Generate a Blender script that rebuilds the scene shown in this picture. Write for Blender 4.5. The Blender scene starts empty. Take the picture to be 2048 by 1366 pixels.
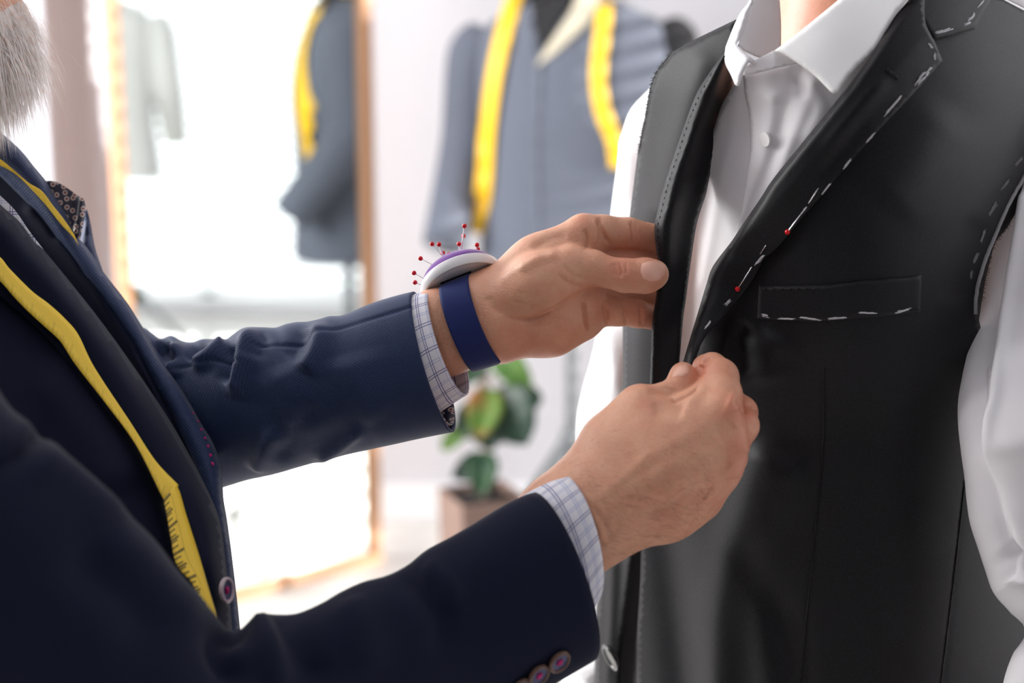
import bpy, bmesh, math, random
import numpy as np
from mathutils import Vector, Matrix, geometry
from mathutils.bvhtree import BVHTree

# ------------------------------------------------------------------ camera, sky, lights, exposure
SC = bpy.context.scene
COL = SC.collection
CAM_H, PITCH, FPX = 1.30, math.radians(12.0), 3413.333
cam_data = bpy.data.cameras.new('camera')
cam_data.sensor_width = 36.0
cam_data.lens = 60.0
cam_data.clip_start = 0.05
cam_data.dof.use_dof = True
cam_data.dof.focus_distance = 1.20
cam_data.dof.aperture_fstop = 3.6
cam_data.dof.aperture_blades = 0
cam = bpy.data.objects.new('camera', cam_data)
cam.location = (0, 0, CAM_H)
cam.rotation_euler = (math.pi / 2 - PITCH, 0, 0)
COL.objects.link(cam)
SC.camera = cam

world = bpy.data.worlds.new('sky')
SC.world = world
world.use_nodes = True
world.node_tree.nodes['Background'].inputs[0].default_value = (0.93, 0.96, 1.0, 1)
world.node_tree.nodes['Background'].inputs[1].default_value = 2.5


def area_light(name, loc, direction, sx, sy, power, color=(1, 1, 1)):
    d = bpy.data.lights.new(name, 'AREA')
    d.shape = 'RECTANGLE'
    d.size, d.size_y, d.energy, d.color = sx, sy, power, color
    o = bpy.data.objects.new(name, d)
    o.location = loc
    o.rotation_euler = Vector(direction).to_track_quat('-Z', 'Y').to_euler()
    COL.objects.link(o)
    return o


# daylight standing in the three window openings (left wall, back wall, right wall)
area_light('window_light_side', (-2.66, 1.95, 1.80), (1, 0, -0.10), 2.05, 1.70, 215, (1.0, 0.985, 0.96))
area_light('window_light_back', (-1.95, 4.12, 1.35), (0, -1, 0), 1.5, 2.3, 26, (0.97, 0.985, 1.0))
area_light('window_light_far_side', (2.66, 2.65, 1.3), (-1, 0, 0), 2.0, 2.5, 26, (0.98, 0.99, 1.0))
sun_data = bpy.data.lights.new('sun', 'SUN')
sun_data.energy = 12.0
sun_data.angle = math.radians(0.6)
sun_data.color = (1.0, 0.95, 0.88)
sun = bpy.data.objects.new('sun', sun_data)
sun.rotation_euler = Vector((-0.93, 0.26, -0.20)).to_track_quat('-Z', 'Y').to_euler()
COL.objects.link(sun)

SC.view_settings.view_transform = 'Standard'
SC.view_settings.look = 'None'
SC.view_settings.gamma = 1.0
SC.view_settings.use_curve_mapping = False
SC.view_settings.exposure = 0.0
SC.cycles.use_denoising = True
SC.cycles.max_bounces = 8
SC.cycles.transparent_max_bounces = 8
SC.cycles.sample_clamp_indirect = 6.0

# ------------------------------------------------------------------ helpers
random.seed(7)
RNG = np.random.default_rng(7)
CP, SP = math.cos(PITCH), math.sin(PITCH)


def P(px, py, d):
    """the point of the place that stands at depth d along the lens axis behind a picture position"""
    px, py, d = np.asarray(px, float), np.asarray(py, float), np.asarray(d, float)
    x = (px - 1024) / FPX * d
    v = (683 - py) / FPX * d
    return np.stack([x, CP * d + SP * v, CAM_H - SP * d + CP * v], -1)


def unP(w):
    w = np.asarray(w, float)
    y, z = w[..., 1], w[..., 2] - CAM_H
    d = CP * y - SP * z
    v = SP * y + CP * z
    return 1024 + w[..., 0] / d * FPX, 683 - v / d * FPX, d


FWD = np.array([0, CP, -SP])
UPV = np.array([0, SP, CP])
RGT = np.array([1.0, 0, 0])


def crom(pts, n=8, closed=False):
    """Catmull-Rom through pts, n steps per span"""
    p = np.asarray(pts, float)
    if len(p) < 3:
        t = np.linspace(0, 1, n + 1)[:, None]
        return p[0] * (1 - t) + p[-1] * t
    if closed:
        q = np.concatenate([p[-1:], p, p[:2]])
        m = len(p)
    else:
        q = np.concatenate([2 * p[:1] - p[1:2], p, 2 * p[-1:] - p[-2:-1]])
        m = len(p) - 1
    out = []
    t = np.linspace(0, 1, n, endpoint=False)[:, None]
    for i in range(m):
        a, b, c, d = q[i], q[i + 1], q[i + 2], q[i + 3]
        # centripetal-ish: limit tangents by the chord of the span
        m1, m2 = (c - a) / 2, (d - b) / 2
        L = np.linalg.norm((c - b)[:2]) + 1e-9
        for mm in (m1, m2):
            k = np.linalg.norm(mm[:2])
            if k > L * 1.2:
                mm *= L * 1.2 / k
        h00, h10 = 2 * t**3 - 3 * t**2 + 1, t**3 - 2 * t**2 + t
        h01, h11 = -2 * t**3 + 3 * t**2, t**3 - t**2
        out.append(h00 * b + h10 * m1 + h01 * c + h11 * m2)
    r = np.concatenate(out)
    return r if closed else np.concatenate([r, p[-1:]])


def resample(line, step):
    line = np.asarray(line, float)
    s = np.concatenate([[0], np.cumsum(np.linalg.norm(np.diff(line[:, :2], axis=0), axis=1))])
    n = max(1, int(round(s[-1] / step)))
    t = np.linspace(0, s[-1], n + 1)
    return np.stack([np.interp(t, s, line[:, k]) for k in range(line.shape[1])], -1)


def line_dist(px, py, line):
    """distance of many picture positions to a polyline, and the run along it (0..1)"""
    L = np.asarray(line, float)
    best = np.full(np.shape(px), 1e9)
    run = np.zeros(np.shape(px))
    n = len(L) - 1
    for i in range(n):
        ax, ay = L[i][:2]
        bx, by = L[i + 1][:2]
        dx, dy = bx - ax, by - ay
        q = dx * dx + dy * dy + 1e-12
        t = np.clip(((px - ax) * dx + (py - ay) * dy) / q, 0, 1)
        d = np.hypot(px - ax - t * dx, py - ay - t * dy)
        k = d < best
        best = np.where(k, d, best)
        run = np.where(k, (i + t) / n, run)
    return best, run


def folds(px, py, specs):
    """relief towards the viewer in metres: each fold is (polyline, half width px, height m[, end fade])"""
    out = np.zeros(np.shape(px))
    for sp in specs:
        line = crom(sp[0], 6) if len(sp[0]) > 2 else np.asarray(sp[0], float)
        d, run = line_dist(px, py, line)
        fade = np.clip(np.minimum(run, 1 - run) / 0.22, 0, 1) if len(sp) < 4 else np.clip(run / 0.2, 0, 1) if sp[3] == 'start' else np.clip((1 - run) / 0.2, 0, 1) if sp[3] == 'end' else 1.0
        fade = fade * fade * (3 - 2 * fade) if not np.isscalar(fade) else fade
        out += sp[2] * np.exp(-(d / sp[1])**2) * fade
    return out


def vnoise(x, y, seed=0):
    """smooth value noise"""
    r = np.random.default_rng(seed).random((64, 64)) * 2 - 1
    xi, yi = np.floor(x).astype(int), np.floor(y).astype(int)
    fx, fy = x - xi, y - yi
    fx, fy = fx * fx * (3 - 2 * fx), fy * fy * (3 - 2 * fy)
    g = lambda a, b: r[a % 64, b % 64]
    return (g(xi, yi) * (1 - fx) + g(xi + 1, yi) * fx) * (1 - fy) + (g(xi, yi + 1) * (1 - fx) + g(xi + 1, yi + 1) * fx) * fy


def empty(name, loc, label=None, cat=None, group=None):
    o = bpy.data.objects.new(name, None)
    o.location = loc
    o.empty_display_size = 0.05
    COL.objects.link(o)
    tag(o, label, cat, group)
    return o


def tag(o, label=None, cat=None, group=None, kind=None):
    for k, v in (('label', label), ('category', cat), ('group', group), ('kind', kind)):
        if v:
            o[k] = v
    return o


def mesh_obj(name, verts, faces, mat, parent=None, uv=None, smooth=True, attrs=None):
    """link one mesh object; vertices are given in world space, the origin goes to the parent's place or the mesh's centre"""
    v = np.asarray(verts, float)
    if parent is None:
        org = v.mean(0)
    else:
        org = np.array(world_loc(parent))
    me = bpy.data.meshes.new(name)
    me.from_pydata((v - org).tolist(), [], [list(map(int, f)) for f in faces])
    me.validate()
    if uv is not None:
        uv = np.asarray(uv, float)
        lay = me.uv_layers.new(name='UVMap')
        li = np.empty(len(me.loops), np.int32)
        me.loops.foreach_get('vertex_index', li)
        lay.data.foreach_set('uv', uv[li].astype(np.float32).ravel())
    if attrs:
        for an, av in attrs.items():
            a = me.attributes.new(an, 'FLOAT', 'POINT')
            a.data.foreach_set('value', np.asarray(av, np.float32))
    if smooth:
        me.polygons.foreach_set('use_smooth', [True] * len(me.polygons))
    for m in (mat if isinstance(mat, (list, tuple)) else [mat]):
        me.materials.append(m)
    me.update()
    o = bpy.data.objects.new(name, me)
    COL.objects.link(o)
    if parent is not None:
        o.parent = parent
    else:
        o.location = org
    return o


def world_loc(o):
    p = Vector(o.location)
    while o.parent is not None:
        o = o.parent
        p = p + Vector(o.location)
    return p


def solidify(o, t, offset=-1.0, bevel=0.0):
    m = o.modifiers.new('thick', 'SOLIDIFY')
    m.thickness = t
    m.offset = offset
    m.use_even_offset = False
    m.use_quality_normals = True
    return o


def orient_to_cam(v, f):
    """turn every face towards the lens (for open cloth panels)"""
    v = np.asarray(v)
    c = np.array([0, 0, CAM_H])
    out = []
    for t in f:
        a, b, d = v[t[0]], v[t[1]], v[t[2]]
        n = np.cross(b - a, d - a)
        out.append(t if np.dot(n, c - a) > 0 else t[::-1])
    return out


def outline(segs, step):
    """segs: list of point lists; each list is one smooth run, its ends are corners; closed"""
    pts = []
    for s in segs:
        r = resample(crom(s, 10), step)
        pts.append(r[:-1])
    return np.concatenate(pts)


def inside(px, py, poly):
    c = np.zeros(np.shape(px), bool)
    n = len(poly)
    j = n - 1
    for i in range(n):
        xi, yi = poly[i][:2]
        xj, yj = poly[j][:2]
        if yi != yj:
            k = ((yi > py) != (yj > py)) & (px < (xj - xi) * (py - yi) / (yj - yi) + xi)
            c ^= k
        j = i
    return c


def panel(name, segs, depth, mat, parent, step=9.0, thick=0.0012, edge=0.0, edge_w=10.0, uvscale=1.0, uvrot=0.0, attr=None, fray=0.0, edge_mask=None):
    """a cloth panel: a cut outline filled with a fine triangle net lying on a depth relief; edge > 0 rolls the rim away"""
    ol = outline(segs, step)
    if fray:
        ol = ol + RNG.normal(0, fray, ol.shape)
    x0, y0 = ol.min(0)
    x1, y1 = ol.max(0)
    gx, gy = np.meshgrid(np.arange(x0, x1 + step, step), np.arange(y0, y1 + step, step * 0.866))
    gx = gx + (np.arange(gx.shape[0]) % 2)[:, None] * step / 2
    gx, gy = gx.ravel(), gy.ravel()
    k = inside(gx, gy, ol)
    gx, gy = gx[k], gy[k]
    cl = np.concatenate([ol, ol[:1]])
    d, _ = line_dist(gx, gy, cl)
    k = d > step * 0.55
    gx, gy = gx[k], gy[k]
    # an inner ring near the rim keeps the rolled edge round
    pts = [Vector((float(a), float(b))) for a, b in ol] + [Vector((float(a), float(b))) for a, b in zip(gx, gy)]
    n = len(ol)
    vs, es, fs, ov, oe, of = geometry.delaunay_2d_cdt(pts, [(i, (i + 1) % n) for i in range(n)], [], 1, 1e-4)
    vx = np.array([q[0] for q in vs])
    vy = np.array([q[1] for q in vs])
    dep = depth(vx, vy)
    if edge:
        de, _ = line_dist(vx, vy, cl if edge_mask is None else np.asarray(edge_mask))
        dep = dep + edge * np.clip(1 - de / edge_w, 0, 1)**2
    v = P(vx, vy, dep)
    f = orient_to_cam(v, [list(t) for t in fs])
    s = dep.mean() / FPX * uvscale
    cr, sr = math.cos(uvrot), math.sin(uvrot)
    uv = np.stack([(vx * cr - vy * sr) * s, (vx * sr + vy * cr) * s], -1)
    o = mesh_obj(name, v, f, mat, parent, uv=uv, attrs=attr(vx, vy) if attr else None)
    if thick:
        solidify(o, thick)
    return o


def loft(name, rings, mat, parent, nseg=64, step=0.006, relief=None, cap=(True, True), thick=0.0, power=2.0, uvrep=None, flip=False):
    """a tube through rings; ring = (top xy, bottom xy, centre depth, half depth[, skew]): its outline in the view runs through top and bottom"""
    R = np.array([[r[0][0], r[0][1], r[1][0], r[1][1], r[2], r[3], (r[4] if len(r) > 4 else 0.0)] for r in rings], float)
    mid = P((R[:, 0] + R[:, 2]) / 2, (R[:, 1] + R[:, 3]) / 2, R[:, 4])
    Ln = np.linalg.norm(np.diff(mid, axis=0), axis=1)
    fine = []
    for i in range(len(R) - 1):
        pass
    F = crom(R, 24)
    m = P((F[:, 0] + F[:, 2]) / 2, (F[:, 1] + F[:, 3]) / 2, F[:, 4])
    s = np.concatenate([[0], np.cumsum(np.linalg.norm(np.diff(m, axis=0), axis=1))])
    n = max(4, int(s[-1] / step))
    t = np.linspace(0, s[-1], n + 1)
    F = np.stack([np.interp(t, s, F[:, k]) for k in range(7)], -1)
    T, B = P(F[:, 0], F[:, 1], F[:, 4]), P(F[:, 2], F[:, 3], F[:, 4])
    c, a = (T + B) / 2, (T - B) / 2
    ax = np.gradient(c, axis=0)
    ax /= np.linalg.norm(ax, axis=1)[:, None]
    view = c - np.array([0, 0, CAM_H])
    view /= np.linalg.norm(view, axis=1)[:, None]
    ang = np.linspace(0, 2 * math.pi, nseg, endpoint=False)
    ca, sa = np.cos(ang), np.sin(ang)
    if power != 2.0:
        ca = np.sign(ca) * np.abs(ca)**(2 / power)
        sa = np.sign(sa) * np.abs(sa)**(2 / power)
    V = c[:, None] + a[:, None] * ca[None, :, None] - view[:, None] * (F[:, 5])[:, None, None] * sa[None, :, None]
    V = V + ax[:, None] * (F[:, 6])[:, None, None] * sa[None, :, None]
    nr = n + 1
    # normals for relief
    if relief is not None:
        du = np.roll(V, -1, 1) - np.roll(V, 1, 1)
        dv = np.gradient(V, axis=0)
        nn = np.cross(du, dv)
        nn /= np.linalg.norm(nn, axis=2)[:, :, None] + 1e-12
        out = V - c[:, None]
        sg = np.sign((nn * out).sum(2))
        nn *= sg[:, :, None]
        px, py, d = unP(V)
        facing = np.clip(-(nn * view[:, None]).sum(2) * 1.6 + 0.35, 0, 1)
        V = V + nn * (relief(px, py, t[:, None] / s[-1], ang[None, :]) * facing)[:, :, None]
    verts = V.reshape(-1, 3)
    faces = []
    for i in range(n):
        for j in range(nseg):
            k = (j + 1) % nseg
            q = [i * nseg + j, i * nseg + k, (i + 1) * nseg + k, (i + 1) * nseg + j]
            faces.append(q)
    # orientation outward
    q = faces[len(faces) // 2]
    nn = np.cross(verts[q[1]] - verts[q[0]], verts[q[2]] - verts[q[0]])
    if np.dot(nn, verts[q[0]] - c[(len(faces) // 2) // nseg]) < 0:
        faces = [f[::-1] for f in faces]
        rev = True
    else:
        rev = False
    per = np.linalg.norm(np.diff(np.concatenate([V[n // 2], V[n // 2][:1]]), axis=0), axis=1).sum()
    uv = np.stack(np.broadcast_arrays((ang / (2 * math.pi) * per)[None, :], t[:, None]), -1).reshape(-1, 2)
    if uvrep:
        uv = uv * uvrep
    if cap[0]:
        faces.append([j for j in range(nseg)] if rev else [j for j in range(nseg)][::-1])
    if cap[1]:
        faces.append([n * nseg + j for j in range(nseg)][::-1] if rev else [n * nseg + j for j in range(nseg)])
    o = mesh_obj(name, verts, faces, mat, parent, uv=uv)
    if thick:
        solidify(o, thick)
    return o


def tube_mesh(path, rad, nseg=8, caps=True):
    """verts, faces of a round tube along a 3-D path; rad is a number or one per point"""
    p = np.asarray(path, float)
    n = len(p)
    r = np.broadcast_to(np.asarray(rad, float), (n,))
    tg = np.gradient(p, axis=0)
    tg /= np.linalg.norm(tg, axis=1)[:, None] + 1e-12
    ref = np.array([0, 0, 1.0]) if abs(tg[0][2]) < 0.9 else np.array([1.0, 0, 0])
    vs, fs = [], []
    u = np.cross(tg[0], ref)
    u /= np.linalg.norm(u)
    for i in range(n):
        u = u - tg[i] * np.dot(u, tg[i])
        u /= np.linalg.norm(u) + 1e-12
        w = np.cross(tg[i], u)
        for j in range(nseg):
            a = 2 * math.pi * j / nseg
            vs.append(p[i] + r[i] * (math.cos(a) * u + math.sin(a) * w))
    for i in range(n - 1):
        for j in range(nseg):
            k = (j + 1) % nseg
            fs.append([i * nseg + j, i * nseg + k, (i + 1) * nseg + k, (i + 1) * nseg + j])
    if caps:
        fs.append([j for j in range(nseg)][::-1])
        fs.append([(n - 1) * nseg + j for j in range(nseg)])
    return np.array(vs), fs


def sphere_mesh(c, r, nu=12, nv=8, axes=None):
    vs, fs = [], []
    for i in range(nv + 1):
        th = math.pi * i / nv
        for j in range(nu):
            ph = 2 * math.pi * j / nu
            vs.append([math.sin(th) * math.cos(ph), math.sin(th) * math.sin(ph), math.cos(th)])
    for i in range(nv):
        for j in range(nu):
            k = (j + 1) % nu
            fs.append([i * nu + j, (i + 1) * nu + j, (i + 1) * nu + k, i * nu + k])
    v = np.array(vs) * np.asarray(r, float)
    if axes is not None:
        v = v @ np.asarray(axes)
    return v + np.asarray(c, float), fs


def lathe_mesh(profile, nseg, origin, zaxis, closed=False):
    """profile: (radius, height) pairs turned about zaxis at origin"""
    z = np.asarray(zaxis, float)
    z = z / np.linalg.norm(z)
    u = np.cross(z, [0, 0, 1.0] if abs(z[2]) < 0.9 else [1.0, 0, 0])
    u /= np.linalg.norm(u)
    w = np.cross(z, u)
    vs, fs = [], []
    m = len(profile)
    for r, h in profile:
        for j in range(nseg):
            a = 2 * math.pi * j / nseg
            vs.append(np.asarray(origin) + z * h + max(r, 1e-5) * (math.cos(a) * u + math.sin(a) * w))
    for i in range(m - (0 if closed else 1)):
        i2 = (i + 1) % m
        for j in range(nseg):
            k = (j + 1) % nseg
            fs.append([i * nseg + j, i * nseg + k, i2 * nseg + k, i2 * nseg + j])
    return np.array(vs), fs


def box_mesh(lo, hi, bev=0.0):
    x0, y0, z0 = lo
    x1, y1, z1 = hi
    v = [[x, y, z] for x in (x0, x1) for y in (y0, y1) for z in (z0, z1)]
    f = [[0, 1, 3, 2], [4, 6, 7, 5], [0, 4, 5, 1], [2, 3, 7, 6], [0, 2, 6, 4], [1, 5, 7, 3]]
    return np.array(v, float), f


def join(parts):
    vs, fs, n = [], [], 0
    for v, f in parts:
        vs.append(v)
        fs += [[i + n for i in q] for q in f]
        n += len(v)
    return np.concatenate(vs), fs


def bevel(o, w, seg=2):
    m = o.modifiers.new('bevel', 'BEVEL')
    m.width = w
    m.segments = seg
    m.limit_method = 'ANGLE'
    return o


def crisp(o, deg=35):
    m = o.modifiers.new('crisp', 'EDGE_SPLIT')
    m.split_angle = math.radians(deg)
    return o


def bvh_of(o):
    dg = bpy.context.evaluated_depsgraph_get()
    bm = bmesh.new()
    bm.from_mesh(o.data)
    off = world_loc(o)
    bmesh.ops.translate(bm, verts=bm.verts, vec=off)
    t = BVHTree.FromBMesh(bm)
    bm.free()
    return t


def hit(bvhs, px, py):
    """nearest surface behind a picture position: (point, normal towards the lens)"""
    o = Vector((0, 0, CAM_H))
    d = (Vector(P(px, py, 1.0)) - o).normalized()
    best = None
    for b in (bvhs if isinstance(bvhs, (list, tuple)) else [bvhs]):
        loc, nor, idx, dist = b.ray_cast(o, d)
        if loc is not None and (best is None or dist < best[2]):
            best = (loc, nor if nor.dot(d) < 0 else -nor, dist)
    return (np.array(best[0]), np.array(best[1])) if best else None


# ---- rounded solids blended into one skin (signed distance on a grid, surface net)
def sd_cone(p, a, b, r1, r2):
    ba = b - a
    l2 = ba @ ba
    rr = r1 - r2
    a2 = l2 - rr * rr
    il2 = 1.0 / l2
    pa = p - a
    y = pa @ ba
    z = y - l2
    x2 = ((pa * l2 - y[..., None] * ba)**2).sum(-1)
    y2 = y * y * l2
    z2 = z * z * l2
    k = np.sign(rr) * rr * rr * x2
    c1 = np.sign(z) * a2 * z2 > k
    c2 = np.sign(y) * a2 * y2 < k
    return np.where(c1, np.sqrt(x2 + z2) * il2 - r2, np.where(c2, np.sqrt(x2 + y2) * il2 - r1, (np.sqrt(np.maximum(x2 * a2 * il2, 0)) + y * rr) * il2 - r1))


def sd_ell(p, c, M, r):
    q = (p - c) @ M.T
    r = np.asarray(r)
    k0 = np.linalg.norm(q / r, axis=-1)
    k1 = np.linalg.norm(q / (r * r), axis=-1)
    return k0 * (k0 - 1.0) / (k1 + 1e-9)


def smin(a, b, k):
    h = np.clip(k - np.abs(a - b), 0, None) / k
    return np.minimum(a, b) - h * h * k * 0.25


def surface_net(D, org, h):
    """D: grid of distances (<0 inside). returns verts, quads"""
    nx, ny, nz = D.shape
    ins = D < 0
    c = [D[i:nx - 1 + i, j:ny - 1 + j, k:nz - 1 + k] for i in (0, 1) for j in (0, 1) for k in (0, 1)]
    s = np.zeros(c[0].shape, np.int8)
    for q in c:
        s += (q < 0)
    act = (s > 0) & (s < 8)
    idx = np.argwhere(act)
    vid = np.full(act.shape, -1, np.int64)
    vid[act] = np.arange(len(idx))
    cv = np.stack([q[act] for q in c], -1)
    offs = np.array([[i, j, k] for i in (0, 1) for j in (0, 1) for k in (0, 1)], float)
    acc = np.zeros((len(idx), 3))
    cnt = np.zeros(len(idx))
    for a in range(8):
        for b in range(a + 1, 8):
            if np.abs(offs[a] - offs[b]).sum() == 1:
                m = (cv[:, a] < 0) != (cv[:, b] < 0)
                t = cv[m, a] / (cv[m, a] - cv[m, b])
                acc[m] += offs[a] + t[:, None] * (offs[b] - offs[a])
                cnt[m] += 1
    v = org + (idx + acc / cnt[:, None]) * h
    faces = []
    # x edges
    for ax in range(3):
        sl0 = [slice(1, -1)] * 3
        sl1 = [slice(1, -1)] * 3
        sl0[ax] = slice(0, D.shape[ax] - 1)
        sl1[ax] = slice(1, D.shape[ax])
        A, B = ins[tuple(sl0)], ins[tuple(sl1)]
        e = np.argwhere(A != B)
        if not len(e):
            continue
        up = A[tuple(e.T)]
        e = e.copy()
        o1, o2 = [(1, 2), (2, 0), (0, 1)][ax]
        for q in (o1, o2):
            e[:, q] += 1
        def cell(d1, d2):
            g = e.copy()
            g[:, o1] -= d1
            g[:, o2] -= d2
            return vid[g[:, 0], g[:, 1], g[:, 2]]
        q = np.stack([cell(1, 1), cell(0, 1), cell(0, 0), cell(1, 0)], -1)
        q[~up] = q[~up][:, ::-1]
        faces.append(q)
    f = np.concatenate(faces)
    f = f[(f >= 0).all(1)]
    return v, f


def vert_normals(v, f):
    f = np.asarray(f)
    n = np.cross(v[f[:, 2]] - v[f[:, 0]], v[f[:, 3]] - v[f[:, 1]])
    out = np.zeros_like(v)
    for k in range(4):
        np.add.at(out, f[:, k], n)
    return out / (np.linalg.norm(out, axis=1)[:, None] + 1e-12)


def lap_smooth(v, f, it, w=0.5):
    f = np.asarray(f)
    e = np.concatenate([f[:, [0, 1]], f[:, [1, 2]], f[:, [2, 3]], f[:, [3, 0]]])
    for _ in range(it):
        acc = np.zeros_like(v)
        cnt = np.zeros(len(v))
        np.add.at(acc, e[:, 0], v[e[:, 1]])
        np.add.at(cnt, e[:, 0], 1)
        v = v + w * (acc / cnt[:, None] - v)
    return v


def field(prims, h, pad=0.012, post=None):
    """prims: callables p->distance with bounds; returns surface"""
    lo = np.min([q['lo'] for q in prims], 0) - pad
    hi = np.max([q['hi'] for q in prims], 0) + pad
    n = np.ceil((hi - lo) / h).astype(int) + 1
    return lo, n


def cone(a, b, ra, rb, g):
    a, b = np.asarray(a, float), np.asarray(b, float)
    m = max(ra, rb)
    return dict(g=g, lo=np.minimum(a, b) - m, hi=np.maximum(a, b) + m, fn=lambda p: sd_cone(p, a, b, ra, rb))


def ell(c, M, r, g):
    c = np.asarray(c, float)
    m = max(r)
    return dict(g=g, lo=c - m, hi=c + m, fn=lambda p: sd_ell(p, c, M, r))


def build_skin(prims, order, h, pad=0.010):
    """prims carry a group name g; order = list of (group, k inside the group, k joining it to what is already there)"""
    lo = np.min([q['lo'] for q in prims], 0) - pad
    hi = np.max([q['hi'] for q in prims], 0) + pad
    n = np.ceil((hi - lo) / h).astype(int) + 1
    X, Y, Z = [lo[i] + np.arange(n[i]) * h for i in range(3)]
    total = np.full(tuple(n), 9.0, np.float32)
    for g, ki, kj in order:
        D = np.full(tuple(n), 9.0, np.float32)
        for q in prims:
            if q['g'] != g:
                continue
            m = 0.03
            i0 = np.clip(((q['lo'] - m - lo) / h).astype(int), 0, n)
            i1 = np.clip(((q['hi'] + m - lo) / h).astype(int) + 2, 0, n)
            sl = tuple(slice(a, b) for a, b in zip(i0, i1))
            gx, gy, gz = np.meshgrid(X[sl[0]], Y[sl[1]], Z[sl[2]], indexing='ij')
            d = q['fn'](np.stack([gx, gy, gz], -1)).astype(np.float32)
            D[sl] = smin(D[sl], d, ki)
        total = smin(total, D, kj)
    return surface_net(total, lo, h)

# ------------------------------------------------------------------ materials
def lin(c):
    return tuple(((x / 255) / 12.92 if x / 255 <= 0.04045 else ((x / 255 + 0.055) / 1.055)**2.4) for x in c)


class N:
    def __init__(s, name):
        s.m = bpy.data.materials.new(name)
        s.m.use_nodes = True
        s.t = s.m.node_tree
        s.b = s.t.nodes['Principled BSDF']

    def n(s, kind, **kw):
        q = s.t.nodes.new(kind)
        for k, v in kw.items():
            if k.startswith('i_'):
                key = k[2:]
                q.inputs[int(key) if key.isdigit() else key.replace('_', ' ')].default_value = v
            else:
                setattr(q, k, v)
        return q

    def l(s, a, b):
        s.t.links.new(a, b)

    def set(s, **kw):
        for k, v in kw.items():
            key = k.replace('_', ' ')
            if isinstance(v, tuple) and len(v) == 3:
                v = v + (1,) if 'Color' in key or 'Tint' in key else v
            s.b.inputs[key].default_value = v
        return s

    def math(s, op, a, b=None, clamp=False):
        q = s.n('ShaderNodeMath', operation=op, use_clamp=clamp)
        for i, x in enumerate((a, b)):
            if x is None:
                continue
            if isinstance(x, (int, float)):
                q.inputs[i].default_value = x
            else:
                s.l(x, q.inputs[i])
        return q.outputs[0]

    def mix(s, fac, a, b):
        q = s.n('ShaderNodeMix', data_type='RGBA')
        for sock, x in ((q.inputs[0], fac), (q.inputs[6], a), (q.inputs[7], b)):
            if isinstance(x, (int, float)):
                sock.default_value = x
            elif isinstance(x, tuple):
                sock.default_value = x + (1,) if len(x) == 3 else x
            else:
                s.l(x, sock)
        return q.outputs[2]

    def ramp(s, fac, stops):
        q = s.n('ShaderNodeValToRGB')
        while len(q.color_ramp.elements) < len(stops):
            q.color_ramp.elements.new(0.5)
        for e, (p, c) in zip(q.color_ramp.elements, stops):
            e.position = p
            e.color = c + (1,) if len(c) == 3 else c
        s.l(fac, q.inputs[0])
        return q.outputs[0]

    def bump(s, h, strength, dist):
        q = s.n('ShaderNodeBump')
        q.inputs['Strength'].default_value = strength
        q.inputs['Distance'].default_value = dist
        s.l(h, q.inputs['Height'])
        s.l(q.outputs[0], s.b.inputs['Normal'])
        return q


def plain(name, rgb, rough=0.5, metal=0.0, **kw):
    k = N(name)
    k.set(Base_Color=lin(rgb), Roughness=rough, Metallic=metal)
    if kw:
        k.set(**kw)
    return k.m


def suit_cloth(name, rgb, rgb2, dot=0.0, sheen=0.25, rough=0.75, speck=0.0, scale=620.0, spec=0.12):
    """woven wool: fine thread colour noise, optional birdseye dots in rows, small relief"""
    k = N(name)
    tc = k.n('ShaderNodeTexCoord')
    base = lin(rgb)
    ns = k.n('ShaderNodeTexNoise', i_Scale=900.0, i_Detail=2.0)
    k.l(tc.outputs['UV'], ns.inputs['Vector'])
    st = k.n('ShaderNodeMapping')
    st.inputs['Scale'].default_value = (1700, 420, 1)
    k.l(tc.outputs['UV'], st.inputs['Vector'])
    n2 = k.n('ShaderNodeTexNoise', i_Scale=1.0, i_Detail=1.0)
    k.l(st.outputs[0], n2.inputs['Vector'])
    f = k.ramp(k.math('MULTIPLY_ADD', ns.outputs[0], 1.0), [(0.35, (0, 0, 0)), (0.7, (1, 1, 1))])
    col = k.mix(k.math('MULTIPLY', f, 0.6), base, lin(rgb2))
    hgt = k.math('ADD', ns.outputs[0], n2.outputs[0])
    if dot:
        vo = k.n('ShaderNodeTexVoronoi', voronoi_dimensions='2D', i_Scale=scale, i_Randomness=0.0)
        mp = k.n('ShaderNodeMapping')
        mp.inputs['Rotation'].default_value = (0, 0, math.radians(45))
        k.l(tc.outputs['UV'], mp.inputs['Vector'])
        k.l(mp.outputs[0], vo.inputs['Vector'])
        dm = k.ramp(vo.outputs['Distance'], [(0.18, (1, 1, 1)), (0.5, (0, 0, 0))])
        col = k.mix(k.math('MULTIPLY', dm, dot), col, lin(rgb2))
        hgt = k.math('ADD', k.math('MULTIPLY', hgt, 0.35), dm)
    if speck:
        wn = k.n('ShaderNodeTexNoise', i_Scale=2300.0, i_Detail=1.0)
        k.l(tc.outputs['UV'], wn.inputs['Vector'])
        sp = k.ramp(wn.outputs[0], [(0.62, (0, 0, 0)), (0.78, (1, 1, 1))])
        col = k.mix(k.math('MULTIPLY', sp, speck), col, lin((150, 150, 156)))
    k.l(col, k.b.inputs['Base Color'])
    k.set(Roughness=rough, Sheen_Weight=sheen, Sheen_Roughness=0.4, Specular_IOR_Level=spec)
    k.bump(hgt, 0.30 if dot else 0.10, 0.0004)
    return k.m


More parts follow.
